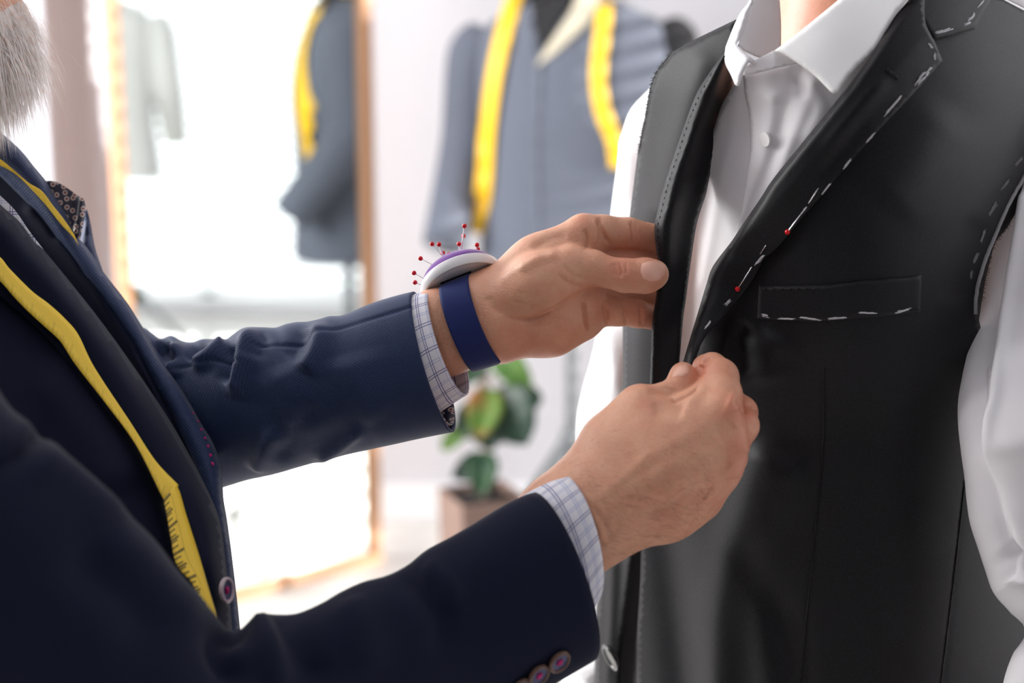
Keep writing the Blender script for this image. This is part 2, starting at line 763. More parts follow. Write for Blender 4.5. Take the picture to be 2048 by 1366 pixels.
def white_cloth(name, rgb, rough=0.8, trans=0.0):
    k = N(name)
    tc = k.n('ShaderNodeTexCoord')
    ns = k.n('ShaderNodeTexNoise', i_Scale=1100.0, i_Detail=2.0)
    k.l(tc.outputs['UV'], ns.inputs['Vector'])
    col = k.mix(ns.outputs[0], lin(rgb), lin(tuple(min(255, c + 5) for c in rgb)))
    k.l(col, k.b.inputs['Base Color'])
    k.set(Roughness=rough, Sheen_Weight=0.1, Specular_IOR_Level=0.2)
    k.bump(ns.outputs[0], 0.15, 0.0002)
    return k.m


def plaid_cloth(name, pitch, base=(236, 236, 244), lines=(62, 70, 140), pale=(150, 168, 215)):
    """shirt check printed by thin paired lines along both threads of the cloth (UV in metres)"""
    k = N(name)
    tc = k.n('ShaderNodeTexCoord')
    sep = k.n('ShaderNodeSeparateXYZ')
    k.l(tc.outputs['UV'], sep.inputs[0])

    def pair(axis, off, gap, w):
        u = k.math('FRACT', k.math('ADD', k.math('DIVIDE', sep.outputs[axis], pitch), off))
        a = k.math('LESS_THAN', k.math('ABSOLUTE', k.math('SUBTRACT', u, 0.5 - gap)), w)
        b = k.math('LESS_THAN', k.math('ABSOLUTE', k.math('SUBTRACT', u, 0.5 + gap)), w)
        return k.math('MAXIMUM', a, b)
    dark = k.math('MAXIMUM', pair(0, 0.0, 0.055, 0.016), pair(1, 0.15, 0.055, 0.018))
    pl = k.math('MAXIMUM', pair(0, 0.5, 0.05, 0.014), pair(1, 0.65, 0.05, 0.014))
    ns = k.n('ShaderNodeTexNoise', i_Scale=1500.0, i_Detail=2.0)
    k.l(tc.outputs['UV'], ns.inputs['Vector'])
    c = k.mix(k.math('MULTIPLY', pl, 0.75), lin(base), lin(pale))
    c = k.mix(k.math('MULTIPLY', dark, 0.9), c, lin(lines))
    k.l(c, k.b.inputs['Base Color'])
    k.set(Roughness=0.8, Sheen_Weight=0.1, Specular_IOR_Level=0.2)
    k.bump(ns.outputs[0], 0.2, 0.0002)
    return k.m


def paisley_cloth(name):
    """navy lining with small cream and wine-red drops"""
    k = N(name)
    tc = k.n('ShaderNodeTexCoord')
    v = k.n('ShaderNodeTexVoronoi', voronoi_dimensions='2D', i_Scale=170.0, i_Randomness=0.75)
    k.l(tc.outputs['UV'], v.inputs['Vector'])
    d = v.outputs['Distance']
    ring = k.ramp(d, [(0.0, (0, 0, 0)), (0.12, (0, 0, 0)), (0.2, (1, 1, 1)), (0.3, (1, 1, 1)), (0.36, (0, 0, 0))])
    core = k.math('LESS_THAN', d, 0.14)
    c = k.mix(ring, lin((22, 22, 52)), lin((186, 170, 160)))
    c = k.mix(core, c, lin((120, 26, 34)))
    k.l(c, k.b.inputs['Base Color'])
    k.set(Roughness=0.5)
    return k.m


def skin_mat(name, rgb, red, relief=0.42):
    """skin: mottled colour, redder where the 'flush' attribute says (knuckles, tips), pores and fine lines as relief"""
    k = N(name)
    tc = k.n('ShaderNodeTexCoord')
    n1 = k.n('ShaderNodeTexNoise', i_Scale=90.0, i_Detail=4.0)
    k.l(tc.outputs['Object'], n1.inputs['Vector'])
    n2 = k.n('ShaderNodeTexNoise', i_Scale=420.0, i_Detail=3.0)
    k.l(tc.outputs['Object'], n2.inputs['Vector'])
    at = k.n('ShaderNodeAttribute', attribute_name='flush')
    mott = k.ramp(n1.outputs[0], [(0.35, (0, 0, 0)), (0.68, (1, 1, 1))])
    c = k.mix(k.math('MULTIPLY', mott, 0.28), lin(rgb), lin(red))
    c = k.mix(k.math('MULTIPLY', at.outputs['Fac'], 0.75, True), c, lin(red))
    c = k.mix(k.math('MULTIPLY', n2.outputs[0], 0.25), c, lin(tuple(int(x * 0.72) for x in rgb)))
    k.l(c, k.b.inputs['Base Color'])
    vo = k.n('ShaderNodeTexVoronoi', i_Scale=900.0)
    k.l(tc.outputs['Object'], vo.inputs['Vector'])
    mp = k.n('ShaderNodeMapping')
    mp.inputs['Scale'].default_value = (350, 350, 1300)
    k.l(tc.outputs['Object'], mp.inputs['Vector'])
    n3 = k.n('ShaderNodeTexNoise', i_Scale=1.0, i_Detail=2.0)
    k.l(mp.outputs[0], n3.inputs['Vector'])
    h = k.math('ADD', k.math('MULTIPLY', vo.outputs['Distance'], 0.5), k.math('ADD', n3.outputs[0], k.math('MULTIPLY', n2.outputs[0], 0.8)))
    k.bump(h, relief, 0.0006)
    k.set(Roughness=0.42, Specular_IOR_Level=0.5, Subsurface_Weight=0.12, Subsurface_Radius=(0.0018, 0.0008, 0.0004), Subsurface_Scale=1.0)
    return k.m


M = {}
M['vest'] = suit_cloth('charcoal_wool', (17, 17, 19), (31, 31, 34), speck=0.28, sheen=0.06, rough=0.48, spec=0.16)
M['lining'] = plain('dark_lining', (52, 50, 53), 0.6)
M['navy'] = suit_cloth('navy_birdseye', (13, 16, 30), (50, 66, 104), dot=0.8, sheen=0.08, scale=520.0, rough=0.6, spec=0.25)
M['navy_plain'] = suit_cloth('navy_soft', (14, 17, 32), (24, 31, 54), sheen=0.08)
M['white'] = white_cloth('white_shirting', (238, 237, 240))
M['collar'] = white_cloth('collar_shirting', (232, 233, 233))
M['plaid'] = plaid_cloth('checked_shirting', 0.0165)
M['paisley'] = paisley_cloth('paisley_lining')
M['skin'] = skin_mat('hand_skin', (234, 178, 146), (214, 122, 94))
M['skin_neck'] = skin_mat('neck_skin', (222, 165, 135), (205, 125, 100), 0.2)
M['nail'] = plain('nail', (240, 186, 164), 0.15)
M['basting'] = plain('basting_thread', (206, 206, 210), 0.9)
M['dark_thread'] = plain('dark_thread', (20, 20, 22), 0.8)
M['magenta'] = plain('magenta_thread', (205, 30, 120), 0.7)
M['red'] = plain('red_glass_bead', (215, 12, 24), 0.15)
M['steel'] = plain('pin_steel', (225, 225, 228), 0.22, 1.0)
M['plastic'] = plain('white_plastic', (238, 238, 240), 0.25)
M['purple'] = plain('purple_felt', (112, 48, 150), 0.95, Sheen_Weight=0.5)
M['band'] = suit_cloth('navy_band', (30, 38, 84), (44, 56, 112), sheen=0.15, rough=0.6)
M['black'] = plain('black_plastic', (14, 14, 18), 0.4)
M['wood'] = plain('pale_wood', (196, 148, 112), 0.55)
M['wall'] = plain('wall_paint', (208, 207, 212), 0.8)
M['floor'] = plain('pale_floor', (206, 202, 198), 0.4)
M['mirror'] = plain('mirror_glass', (218, 224, 222), 0.0, 1.0)
M['beard'] = plain('grey_beard', (214, 202, 194), 0.7)

# ------------------------------------------------------------------ the bearded man's hands
def hand_kit(d0):
    s = d0 / FPX                                    # metres per picture unit at the hand

    def pt(q):
        return P(q[0], q[1], d0 + q[2] / 1000.0)

    def bone(g, a, b):
        return cone(pt(a), pt(b), a[3] * s, b[3] * s, g)

    def lump(g, c, ax_ang, rx, ry, rz, tilt=0.0):
        a = math.radians(ax_ang)
        u = RGT * math.cos(a) + UPV * math.sin(a)
        w = -RGT * math.sin(a) + UPV * math.cos(a)
        t = math.radians(tilt)
        w2 = w * math.cos(t) + FWD * math.sin(t)
        f2 = -w * math.sin(t) + FWD * math.cos(t)
        return ell(pt(c), np.stack([u, w2, f2]), np.array([rx * s, ry * s, rz * s]), g)
    return s, pt, bone, lump


def crease_skin(v, f, specs, flush, view_only=True):
    """press skin lines and raise tendons along drawn lines on the side seen, and return the flush weights"""
    n = vert_normals(v, f)
    px, py, d = unP(v)
    view = v - np.array([0, 0, CAM_H])
    view /= np.linalg.norm(view, axis=1)[:, None]
    face = np.clip(-(n * view).sum(1) * 2.0 + 0.1, 0, 1)
    v = v + n * (1.7 * folds(px, py, specs) * face)[:, None]
    fl = np.zeros(len(v))
    for (x, y, r, w) in flush:
        fl += w * np.exp(-((px - x)**2 + (py - y)**2) / r**2)
    return v, np.clip(fl, 0, 1)


HAND_H = 0.0011


def upper_hand():
    s, pt, bone, lump = hand_kit(1.20)
    B = []
    # forearm and wrist: two bones side by side
    B += [bone('arm', (730, 700, 6, 46), (870, 632, 4, 46)), bone('arm', (870, 632, 4, 46), (962, 604, 2, 46)),
          bone('arm', (740, 775, 6, 46), (905, 690, 4, 50)), bone('arm', (905, 690, 4, 50), (985, 668, 2, 50)),
          bone('arm', (880, 660, 3, 44), (985, 636, 1, 52))]
    # palm: back of the thumb, index bone, palm body, heel on the little-finger side
    B += [bone('palm', (962, 598, 3, 47), (1075, 527, 6, 47)), bone('palm', (1075, 527, 6, 47), (1166, 469, 9, 40)),
          bone('palm', (985, 640, 6, 58), (1150, 560, 12, 50)),
          bone('palm', (1012, 664, 3, 54), (1100, 650, 3, 53)), bone('palm', (1100, 650, 3, 53), (1158, 632, 9, 45)),
          bone('palm', (1150, 520, 15, 40), (1165, 620, 14, 38))]
    # ball of the thumb
    B += [bone('thenar', (985, 606, -3, 46), (1080, 566, -12, 57)), bone('thenar', (1080, 566, -12, 57), (1142, 532, -9, 41)),
          lump('thenar', (1082, 580, -11), 24, 92, 48, 40)]
    # thumb
    B += [bone('thumb', (1142, 531, -9, 41), (1185, 536, -11, 35)), bone('thumb', (1185, 536, -11, 35), (1222, 546, -12, 30)),
          bone('thumb', (1222, 546, -12, 30), (1250, 551, -12, 33)), bone('thumb', (1250, 551, -12, 33), (1290, 551, -10, 33.5)),
          bone('thumb', (1290, 551, -10, 33.5), (1309, 548, -8, 28.5)), lump('thumb', (1286, 552, -10), 0, 46, 33, 28)]
    # index
    B += [bone('index', (1170, 469, 9, 41), (1205, 465, 12, 35)), bone('index', (1205, 465, 12, 35), (1256, 467, 16, 31.5)),
          bone('index', (1256, 467, 16, 31.5), (1318, 478, 21, 28)), bone('index', (1318, 478, 21, 28), (1348, 492, 26, 24))]
    # middle
    B += [bone('middle', (1170, 525, 18, 36), (1262, 525, 24, 33)), bone('middle', (1262, 525, 24, 33), (1318, 527, 29, 29)),
          bone('middle', (1318, 527, 29, 29), (1348, 532, 32, 25))]
    # ring
    B += [bone('ring', (1165, 585, 20, 36), (1258, 592, 31, 30)), bone('ring', (1258, 592, 31, 30), (1305, 598, 33, 27)),
          bone('ring', (1305, 598, 33, 27), (1340, 602, 35, 24))]
    # little
    B += [bone('little', (1160, 629, 11, 39), (1200, 620, 14, 33)), bone('little', (1200, 620, 14, 33), (1232, 624, 15, 28)),
          bone('little', (1232, 624, 15, 27.5), (1275, 628, 17, 27)), bone('little', (1275, 628, 17, 27), (1312, 637, 23, 24.5))]
    v, f = build_skin(B, [('arm', .014, .010), ('palm', .018, .014), ('thenar', .010, .0035), ('index', .003, .004),
                          ('middle', .003, .002), ('ring', .003, .002), ('little', .003, .0022), ('thumb', .003, .003)], HAND_H)
    v = lap_smooth(v, f, 2)
    v, fl = crease_skin(v, f, [
        ([(1178, 574), (1140, 600), (1093, 628), (1052, 640), (1005, 632)], 5, -.0014),
        ([(1005, 632), (985, 612), (975, 590)], 8, -.0006),
        ([(1166, 596), (1172, 640), (1178, 668)], 3.5, -.0020),
        ([(1205, 605), (1214, 625), (1212, 650)], 3.5, -.0018),
        ([(1246, 602), (1250, 628), (1252, 652)], 3, -.0010),
        ([(1280, 606), (1282, 630), (1284, 655)], 4, -.0008),
        ([(1262, 440), (1266, 470), (1262, 494)], 3.5, -.0010), ([(1270, 442), (1274, 470), (1271, 494)], 3, -.0005), ([(1185, 436), (1192, 462), (1190, 490)], 4, .0008),
        ([(1196, 432), (1206, 462), (1220, 492)], 4, -.0018), ([(1168, 455), (1176, 480), (1172, 500)], 4, -.0014),
        ([(1228, 524), (1233, 540), (1230, 556)], 3, -.0006), ([(1238, 522), (1243, 540), (1240, 556)], 3.5, -.0007),
        ([(1249, 524), (1253, 538), (1251, 550)], 3, -.0006), ([(1222, 526), (1226, 540), (1224, 552)], 2.5, -.0005),
        ([(1110, 545), (1140, 568), (1172, 575)], 5, -.0009), ([(1118, 527), (1150, 552), (1180, 560)], 4, -.0005),
        ([(1030, 545), (1080, 520), (1120, 508)], 9, .0010), ([(985, 575), (1040, 530), (1095, 505)], 12, .0007),
        ([(1060, 500), (1100, 478), (1140, 470)], 10, -.0008),
        ([(1020, 600), (1060, 612), (1100, 600)], 5, -.0005), ([(1030, 582), (1075, 596), (1118, 584)], 4, -.0004),
        ([(1048, 655), (1090, 648), (1130, 632)], 6, -.0006),
        ([(886, 580), (915, 640), (930, 700)], 10, .0006), ([(900, 575), (940, 650), (955, 715)], 7, -.0006),
    ], [(1240, 540, 22, .5), (1310, 545, 26, .6), (1168, 440, 24, .5), (1290, 470, 34, .5), (1285, 630, 34, .6), (1200, 625, 26, .4), (1060, 690, 60, .45), (1250, 520, 40, .5)])
    return v, f, fl


def lower_hand():
    s, pt, bone, lump = hand_kit(1.12)
    B = []
    B += [bone('arm', (985, 1135, -16, 46), (1120, 1012, 2, 54)), bone('arm', (1120, 1012, 2, 54), (1180, 968, 3, 50)),
          bone('arm', (1030, 1205, -16, 46), (1165, 1088, 0, 52)), bone('arm', (1165, 1088, 0, 52), (1225, 1048, 0, 50)),
          bone('arm', (1080, 1070, -3, 56), (1215, 1000, -4, 58))]
    # back of the hand: the bones to the four knuckles
    B += [bone('back', (1180, 968, 4, 52), (1300, 890, 1, 50)), bone('back', (1300, 890, 1, 50), (1438, 828, 0, 42)),
          bone('back', (1210, 1000, -3, 54), (1330, 935, -4, 50)), bone('back', (1330, 935, -4, 50), (1450, 892, -1, 43)),
          bone('back', (1225, 1035, 0, 52), (1340, 985, 0, 48)), bone('back', (1340, 985, 0, 48), (1438, 944, 6, 40)),
          bone('back', (1225, 1050, 5, 46), (1330, 1023, 6, 45)), bone('back', (1330, 1023, 6, 45), (1402, 1000, 14, 36)),
          lump('back', (1310, 940, -1), 32, 140, 88, 46)]
    # thumb base and web
    B += [bone('thenar', (1160, 965, 8, 44), (1215, 890, 10, 48)), bone('thenar', (1215, 890, 10, 48), (1282, 822, 9, 44)),
          bone('thenar', (1282, 822, 10, 42), (1400, 850, 10, 36)), bone('thenar', (1250, 880, 10, 50), (1390, 850, 10, 42))]
    B += [bone('thumb', (1282, 820, 9, 45), (1322, 798, 13, 31)), bone('thumb', (1322, 798, 13, 30), (1352, 784, 18, 30)),
          bone('thumb', (1352, 784, 18, 30), (1366, 763, 24, 30.5)), bone('thumb', (1366, 763, 24, 30.5), (1366, 751, 28, 28))]
    B += [bone('index', (1390, 812, 4, 32), (1424, 775, 14, 30)), bone('index', (1438, 826, 0, 43), (1444, 790, 9, 39)), bone('index', (1444, 790, 9, 39), (1440, 754, 20, 36.5)),
          bone('index', (1440, 754, 20, 36.5), (1424, 737, 32, 31)), bone('index', (1424, 737, 32, 31), (1412, 736, 45, 27)),
          bone('index', (1412, 736, 45, 26), (1408, 748, 56, 22))]
    B += [bone('middle', (1450, 892, -1, 44), (1484, 852, 14, 33)), bone('middle', (1484, 852, 14, 33), (1484, 824, 28, 30.5)),
          bone('middle', (1484, 824, 28, 30.5), (1450, 790, 46, 28)), bone('middle', (1450, 790, 46, 28), (1420, 780, 58, 24))]
    B += [bone('ring', (1438, 944, 6, 40), (1462, 915, 24, 32)), bone('ring', (1462, 915, 24, 32), (1455, 870, 40, 29)),
          bone('ring', (1455, 870, 40, 29), (1410, 840, 54, 25))]
    B += [bone('little', (1402, 1000, 14, 36), (1430, 965, 28, 28)), bone('little', (1430, 965, 28, 28), (1420, 920, 42, 26)),
          bone('little', (1420, 920, 42, 26), (1385, 890, 50, 22))]
    v, f = build_skin(B, [('arm', .022, .012), ('back', .020, .016), ('thenar', .016, .012), ('index', .004, .007),
                          ('middle', .004, .0025), ('ring', .004, .003), ('little', .004, .003), ('thumb', .003, .0025)], HAND_H)
    v = lap_smooth(v, f, 2)
    v, fl = crease_skin(v, f, [
        ([(1200, 985), (1320, 900), (1440, 838)], 15, .0004), ([(1225, 1000), (1340, 935), (1452, 896)], 14, .0005),
        ([(1260, 1030), (1350, 985), (1440, 948)], 13, .0005), ([(1250, 1055), (1330, 1030), (1400, 1003)], 12, .0004),
        ([(1470, 845), (1452, 862), (1430, 872)], 14, -.0007), ([(1462, 922), (1445, 922), (1420, 930)], 12, -.0006),
        ([(1430, 980), (1410, 978), (1390, 985)], 10, -.0005),
        ([(1285, 985), (1330, 1000), (1375, 970), (1410, 960)], 6, .0006), ([(1240, 1010), (1300, 1012), (1340, 1000)], 6, .0005),
        ([(1180, 1000), (1260, 950), (1300, 900)], 10, .0003),
        ([(1340, 802), (1358, 797), (1382, 786), (1402, 766)], 3.5, -.0014), ([(1368, 814), (1396, 792), (1416, 768)], 12, .0006), ([(1450, 800), (1470, 810), (1478, 822)], 24, .0009), ([(1466, 880), (1480, 892), (1480, 906)], 24, .0009), ([(1450, 935), (1460, 946), (1462, 958)], 22, .0008), ([(1412, 990), (1424, 1000)], 20, .0006), ([(1300, 822), (1340, 818), (1372, 826)], 18, -.0010), ([(1290, 785), (1330, 786), (1356, 796)], 8, -.0007),
        ([(1330, 770), (1345, 768), (1362, 778)], 2.5, -.0004), ([(1322, 777), (1338, 776), (1352, 786)], 2.5, -.0004),
        ([(1400, 728), (1402, 742), (1398, 756)], 4, -.0012), ([(1418, 712), (1408, 728), (1404, 750)], 4, -.0014),
        ([(1468, 800), (1482, 812), (1490, 832)], 5, -.0012),
        ([(1160, 1010), (1185, 1050), (1200, 1100)], 8, -.0007), ([(1180, 1005), (1210, 1050), (1222, 1090)], 7, -.0006),
    ], [(1470, 815, 38, .8), (1490, 892, 34, .8), (1470, 945, 34, .6), (1430, 1000, 34, .5), (1440, 735, 30, .4), (1402, 735, 24, .7), (1365, 750, 30, .5), (1300, 800, 30, .35), (1340, 1030, 70, .4), (1500, 830, 24, .6)])
    return v, f, fl

# ------------------------------------------------------------------ the room
def struct(name, parts, mat, smooth=False, label=None):
    v, f = join(parts) if isinstance(parts, list) else parts
    o = mesh_obj(name, v, f, mat, None, smooth=smooth)
    o['kind'] = 'structure'
    return o


RX, RY0, RY1, RZ, WT = 2.6, -2.3, 4.02, 2.75, 0.14
struct('floor', box_mesh((-RX - WT, RY0 - WT, -0.1), (RX + WT, RY1 + WT, 0)), M['floor'])
struct('ceiling', box_mesh((-RX - WT, RY0 - WT, RZ), (RX + WT, RY1 + WT, RZ + 0.1)), M['wall'])
struct('wall_front', box_mesh((-RX - WT, RY0 - WT, 0), (RX + WT, RY0, RZ)), plain('wall_paint_slate', (92, 92, 98), 0.8))


def wall_with_opening(name, axis, w0, w1, a0, a1, o0, o1, z0, z1):
    """a wall with one window opening; axis 'x' runs along x, 'y' along y"""
    def bx(p, q, r, s):
        return box_mesh((p, w0, r), (q, w1, s)) if axis == 'x' else box_mesh((w0, p, r), (w1, q, s))
    struct(name, [bx(a0, o0, 0, RZ), bx(o1, a1, 0, RZ), bx(o0, o1, 0, z0), bx(o0, o1, z1, RZ)], M['wall'])


wall_with_opening('wall_left', 'y', -RX - WT, -RX, RY0, RY1, 0.9, 3.0, 0.85, 2.68)
wall_with_opening('wall_right', 'y', RX, RX + WT, RY0, RY1, 1.6, 3.2, 0.06, 2.6)
wall_with_opening('wall_back', 'x', RY1, RY1 + WT, -RX, RX, -2.5, -1.17, 0.1, 2.55)

k = N('thin_glass')
tr = k.n('ShaderNodeBsdfTransparent')
gl = k.n('ShaderNodeBsdfGlossy', i_Roughness=0.02)
mx = k.n('ShaderNodeMixShader')
mx.inputs[0].default_value = 0.06
k.l(tr.outputs[0], mx.inputs[1])
k.l(gl.outputs[0], mx.inputs[2])
k.l(mx.outputs[0], k.t.nodes['Material Output'].inputs['Surface'])
M['glass'] = k.m
M['frame_white'] = plain('window_frame_white', (240, 240, 242), 0.4)


def window(i, axis, w, o0, o1, z0, z1):
    def bx(p, q, r, s, t0=0.03, t1=0.08):
        lo, hi = sorted((w + t0 * (1 if w > 0 else -1), w + t1 * (1 if w > 0 else -1)))
        return box_mesh((p, lo, r), (q, hi, s)) if axis == 'x' else box_mesh((lo, p, r), (hi, q, s))
    c = (o0 + o1) / 2
    e = 0.05
    o = struct('window_%d' % i, [bx(o0, o0 + e, z0, z1), bx(o1 - e, o1, z0, z1), bx(o0, o1, z0, z0 + e), bx(o0, o1, z1 - e, z1), bx(c - .03, c + .03, z0, z1)], M['frame_white'])
    for (p, q) in ((o0 + e, c - .03), (c + .03, o1 - e)):
        v, f = bx(p, q, z0 + e, z1 - e, .052, .058)
        mesh_obj('pane', v, f, M['glass'], o, smooth=False)


window(1, 'y', -RX, 0.9, 3.0, 0.85, 2.68)
window(2, 'x', RY1, -2.5, -1.17, 0.1, 2.55)
window(3, 'y', RX, 1.6, 3.2, 0.06, 2.6)
M['slat'] = plain('blind_slat', (244, 244, 247), 0.5)


def blind(axis, w, o0, o1, z0, z1, label, pitch=0.048, tilt=32):
    c = (o0 + o1) / 2
    org = (c, w, z1) if axis == 'x' else (w, c, z1)
    r = empty('window_blind', org, label, 'blind', 'slatted blinds at the windows')
    L = (o1 - o0) / 2 - 0.02

    def place(v):
        return v if axis == 'x' else v[:, [1, 0, 2]]
    v, f = box_mesh((-L, -.03, -.045), (L, .03, 0))
    mesh_obj('head_rail', place(v) + np.array(org), f, M['frame_white'], r, smooth=False)
    # one curved slat, shared by all
    w2, n = 0.025, 6
    t = math.radians(tilt)
    pv = []
    for x in (-L, L):
        for side in (0, 1):
            for i in range(n + 1):
                s = (i / n * 2 - 1)
                yy, zz = s * w2, 0.003 * (1 - s * s) + side * 0.0012
                pv.append((x, yy * math.cos(t) - zz * math.sin(t), yy * math.sin(t) + zz * math.cos(t)))
    pv = np.array(pv)
    m = n + 1
    pf = []
    for i in range(n):
        pf += [[i, i + 1, 2 * m + i + 1, 2 * m + i], [m + i, 3 * m + i, 3 * m + i + 1, m + i + 1]]
    pf += [[0, 2 * m, 3 * m, m], [n, m + n, 3 * m + n, 2 * m + n]]
    pf += [[i, m + i, m + i + 1, i + 1] for i in range(n)] + [[2 * m + i, 2 * m + i + 1, 3 * m + i + 1, 3 * m + i] for i in range(n)]
    first = None
    q = z1 - 0.08
    while q > z0 + 0.03:
        if first is None:
            first = mesh_obj('slat', place(pv) + np.array([org[0], org[1], q]), pf, M['slat'], r)
            z_first = q
            s = first
        else:
            s = first.copy()
            COL.objects.link(s)
            s.location = (first.location[0], first.location[1], first.location[2] + q - z_first)
        q -= pitch
    v, f = box_mesh((-L, -.02, -.01), (L, .02, .01))
    mesh_obj('bottom_rail', place(v) + np.array([org[0], org[1], q]), f, M['frame_white'], r, smooth=False)
    for x in (-L * .7, L * .7):
        v, f = box_mesh((x - .001, -.027, q - z1), (x + .001, -.025, 0))
        mesh_obj('ladder_cord', place(v) + np.array(org), f, M['frame_white'], r, smooth=False)
    return r


blind('x', RY1 - 0.05, -2.5, -1.19, 0.1, 2.55, 'white slatted blind at the window beside the bearded man')
blind('y', RX - 0.05, 1.6, 3.2, 0.06, 2.6, 'white slatted blind over the bright window seen in the mirror')

# pale curtain gathered beside the back window
cu_n = 60
cv = []
for i in range(cu_n + 1):
    q = i / cu_n
    for zz in (0.02, 0.9, 1.8, 2.62):
        wv = .016 * math.sin(q * 26) + .006 * math.sin(q * 61 + 1)
        cv.append((-1.0 + .055 * q + wv, 3.66 + .33 * q, zz))
cf = [[4 * i + j, 4 * i + 4 + j, 4 * i + 5 + j, 4 * i + 1 + j] for i in range(cu_n) for j in range(3)]
M['curtain'] = white_cloth('curtain_cloth', (204, 206, 214))
cur_o = mesh_obj('curtain', np.array(cv), cf, M['curtain'], None)
solidify(cur_o, .002)
tag(cur_o, 'pale grey curtain gathered between the blind and the mirror', 'curtain')

# baseboard along the back wall
struct('baseboard_back', box_mesh((-1.15, RY1 - 0.016, 0), (RX, RY1, 0.09)), M['frame_white'])

# ------------------------------------------------------------------ standing mirror (turned so that it shows the room to the right)
ma, mb = np.array([-0.772, 3.304]), np.array([-0.305, 3.714])
md = (mb - ma) / np.linalg.norm(mb - ma)
mn = np.array([md[1], -md[0]])
mr = empty('standing_mirror', (*((ma + mb) / 2), 0), 'tall pale wooden framed standing mirror showing a dark jacket', 'mirror')
MW = np.linalg.norm(mb - ma)


def mir(a, h, t):
    """a along the width, h height, t out of the glass; leans back a little"""
    p = ma + md * a + mn * (t - 0.004 * h)
    return [p[0], p[1], h]


def mirbox(a0, a1, h0, h1, t0, t1):
    v = [mir(a, h, t) for a in (a0, a1) for h in (h0, h1) for t in (t0, t1)]
    return np.array(v), box_mesh((0, 0, 0), (1, 1, 1))[1]


FW = 0.024
for nm, bx in (('frame_rail', (0, MW, 0.0, FW, -.012, .016)), ('frame_rail', (0, MW, 1.75, 1.75 + FW, -.012, .016)),
               ('frame_stile', (0, FW, FW, 1.75, -.012, .016)), ('frame_stile', (MW - FW, MW, FW, 1.75, -.012, .016))):
    o = mesh_obj(nm, *mirbox(*bx), M['wood'], mr, smooth=False)
    bevel(o, .003)
mesh_obj('mirror_glass', *mirbox(FW, MW - FW, FW, 1.75, -.004, 0), M['mirror'], mr, smooth=False)
mesh_obj('back_board', *mirbox(FW, MW - FW, FW, 1.75, -.010, -.0045), M['wood'], mr, smooth=False)
for a in (.08, MW - .08):
    pa = np.array(mir(a, 1.2, -.014))
    pb = pa + np.array([-mn[0], -mn[1], 0]) * 0.26
    pb[2] = 0.008
    mesh_obj('back_leg', *tube_mesh([pa, pb], .009, 8), M['wood'], mr)


# ------------------------------------------------------------------ tailor's dummies
def stack(name, rings, yaw, org, mat, parent, nseg=40, power=2.5, cap=True, step=0.02):
    """horizontal rings (x, front, z, half width, half depth) turned by yaw"""
    R = crom(rings, 8)
    ang = np.linspace(0, 2 * math.pi, nseg, endpoint=False)
    ca = np.sign(np.cos(ang)) * np.abs(np.cos(ang))**(2 / power)
    sa = np.sign(np.sin(ang)) * np.abs(np.sin(ang))**(2 / power)
    x = R[:, 0][:, None] + R[:, 3][:, None] * ca
    y = R[:, 1][:, None] + R[:, 4][:, None] * sa
    z = np.repeat(R[:, 2][:, None], nseg, 1)
    c, s = math.cos(yaw), math.sin(yaw)
    V = np.stack([org[0] + x * c - y * s, org[1] + x * s + y * c, org[2] + z], -1)
    n = len(R)
    fs = []
    for i in range(n - 1):
        for j in range(nseg):
            k_ = (j + 1) % nseg
            fs.append([i * nseg + j, i * nseg + k_, (i + 1) * nseg + k_, (i + 1) * nseg + j])
    if R[0, 2] > R[-1, 2]:
        fs = [f[::-1] for f in fs]
    if cap:
        a, b = list(range(nseg)), [(n - 1) * nseg + j for j in range(nseg)]
        fs += [a, b[::-1]] if R[0, 2] > R[-1, 2] else [a[::-1], b]
    return mesh_obj(name, V.reshape(-1, 3), fs, mat, parent)


def strip_on(name, path_px, width, bvh, mat, parent, off=0.004, thick=0.0008, cross=5):
    """a ribbon laid over a surface along a drawn path"""
    L = resample(crom(path_px, 10), 6)
    tg = np.gradient(L[:, :2], axis=0)
    tg /= np.linalg.norm(tg, axis=1)[:, None]
    nr = np.stack([-tg[:, 1], tg[:, 0]], -1)
    V, uv = [], []
    last = next(unP(q[0])[2] - off for q in (hit(bvh, x, y) for x, y in L) if q is not None)
    s = 0
    for i in range(len(L)):
        w = width[0] + (width[1] - width[0]) * i / (len(L) - 1) if isinstance(width, tuple) else width
        for j in range(cross):
            q = (j / (cross - 1) - .5)
            x, y = L[i] + nr[i] * w * q
            h = hit(bvh, x, y)
            if h is None:
                dpt = last
            else:
                dpt = unP(h[0])[2] - off
                last = dpt
            V.append(P(x, y, dpt))
            uv.append((q, i))
    V = np.array(V).reshape(len(L), cross, 3)
    # soften the jumps where the cloth below has edges
    for _ in range(4):
        V[1:-1] = (V[:-2] + 2 * V[1:-1] + V[2:]) / 4
    run = np.concatenate([[0], np.cumsum(np.linalg.norm(np.diff(V[:, cross // 2], axis=0), axis=1))])
    uvs = np.array([[j / (cross - 1), run[i]] for i in range(len(L)) for j in range(cross)])
    fs = [[i * cross + j, i * cross + j + 1, (i + 1) * cross + j + 1, (i + 1) * cross + j] for i in range(len(L) - 1) for j in range(cross - 1)]
    fs = orient_to_cam(V.reshape(-1, 3), fs)
    o = mesh_obj(name, V.reshape(-1, 3), fs, mat, parent, uv=uvs)
    solidify(o, thick)
    return o


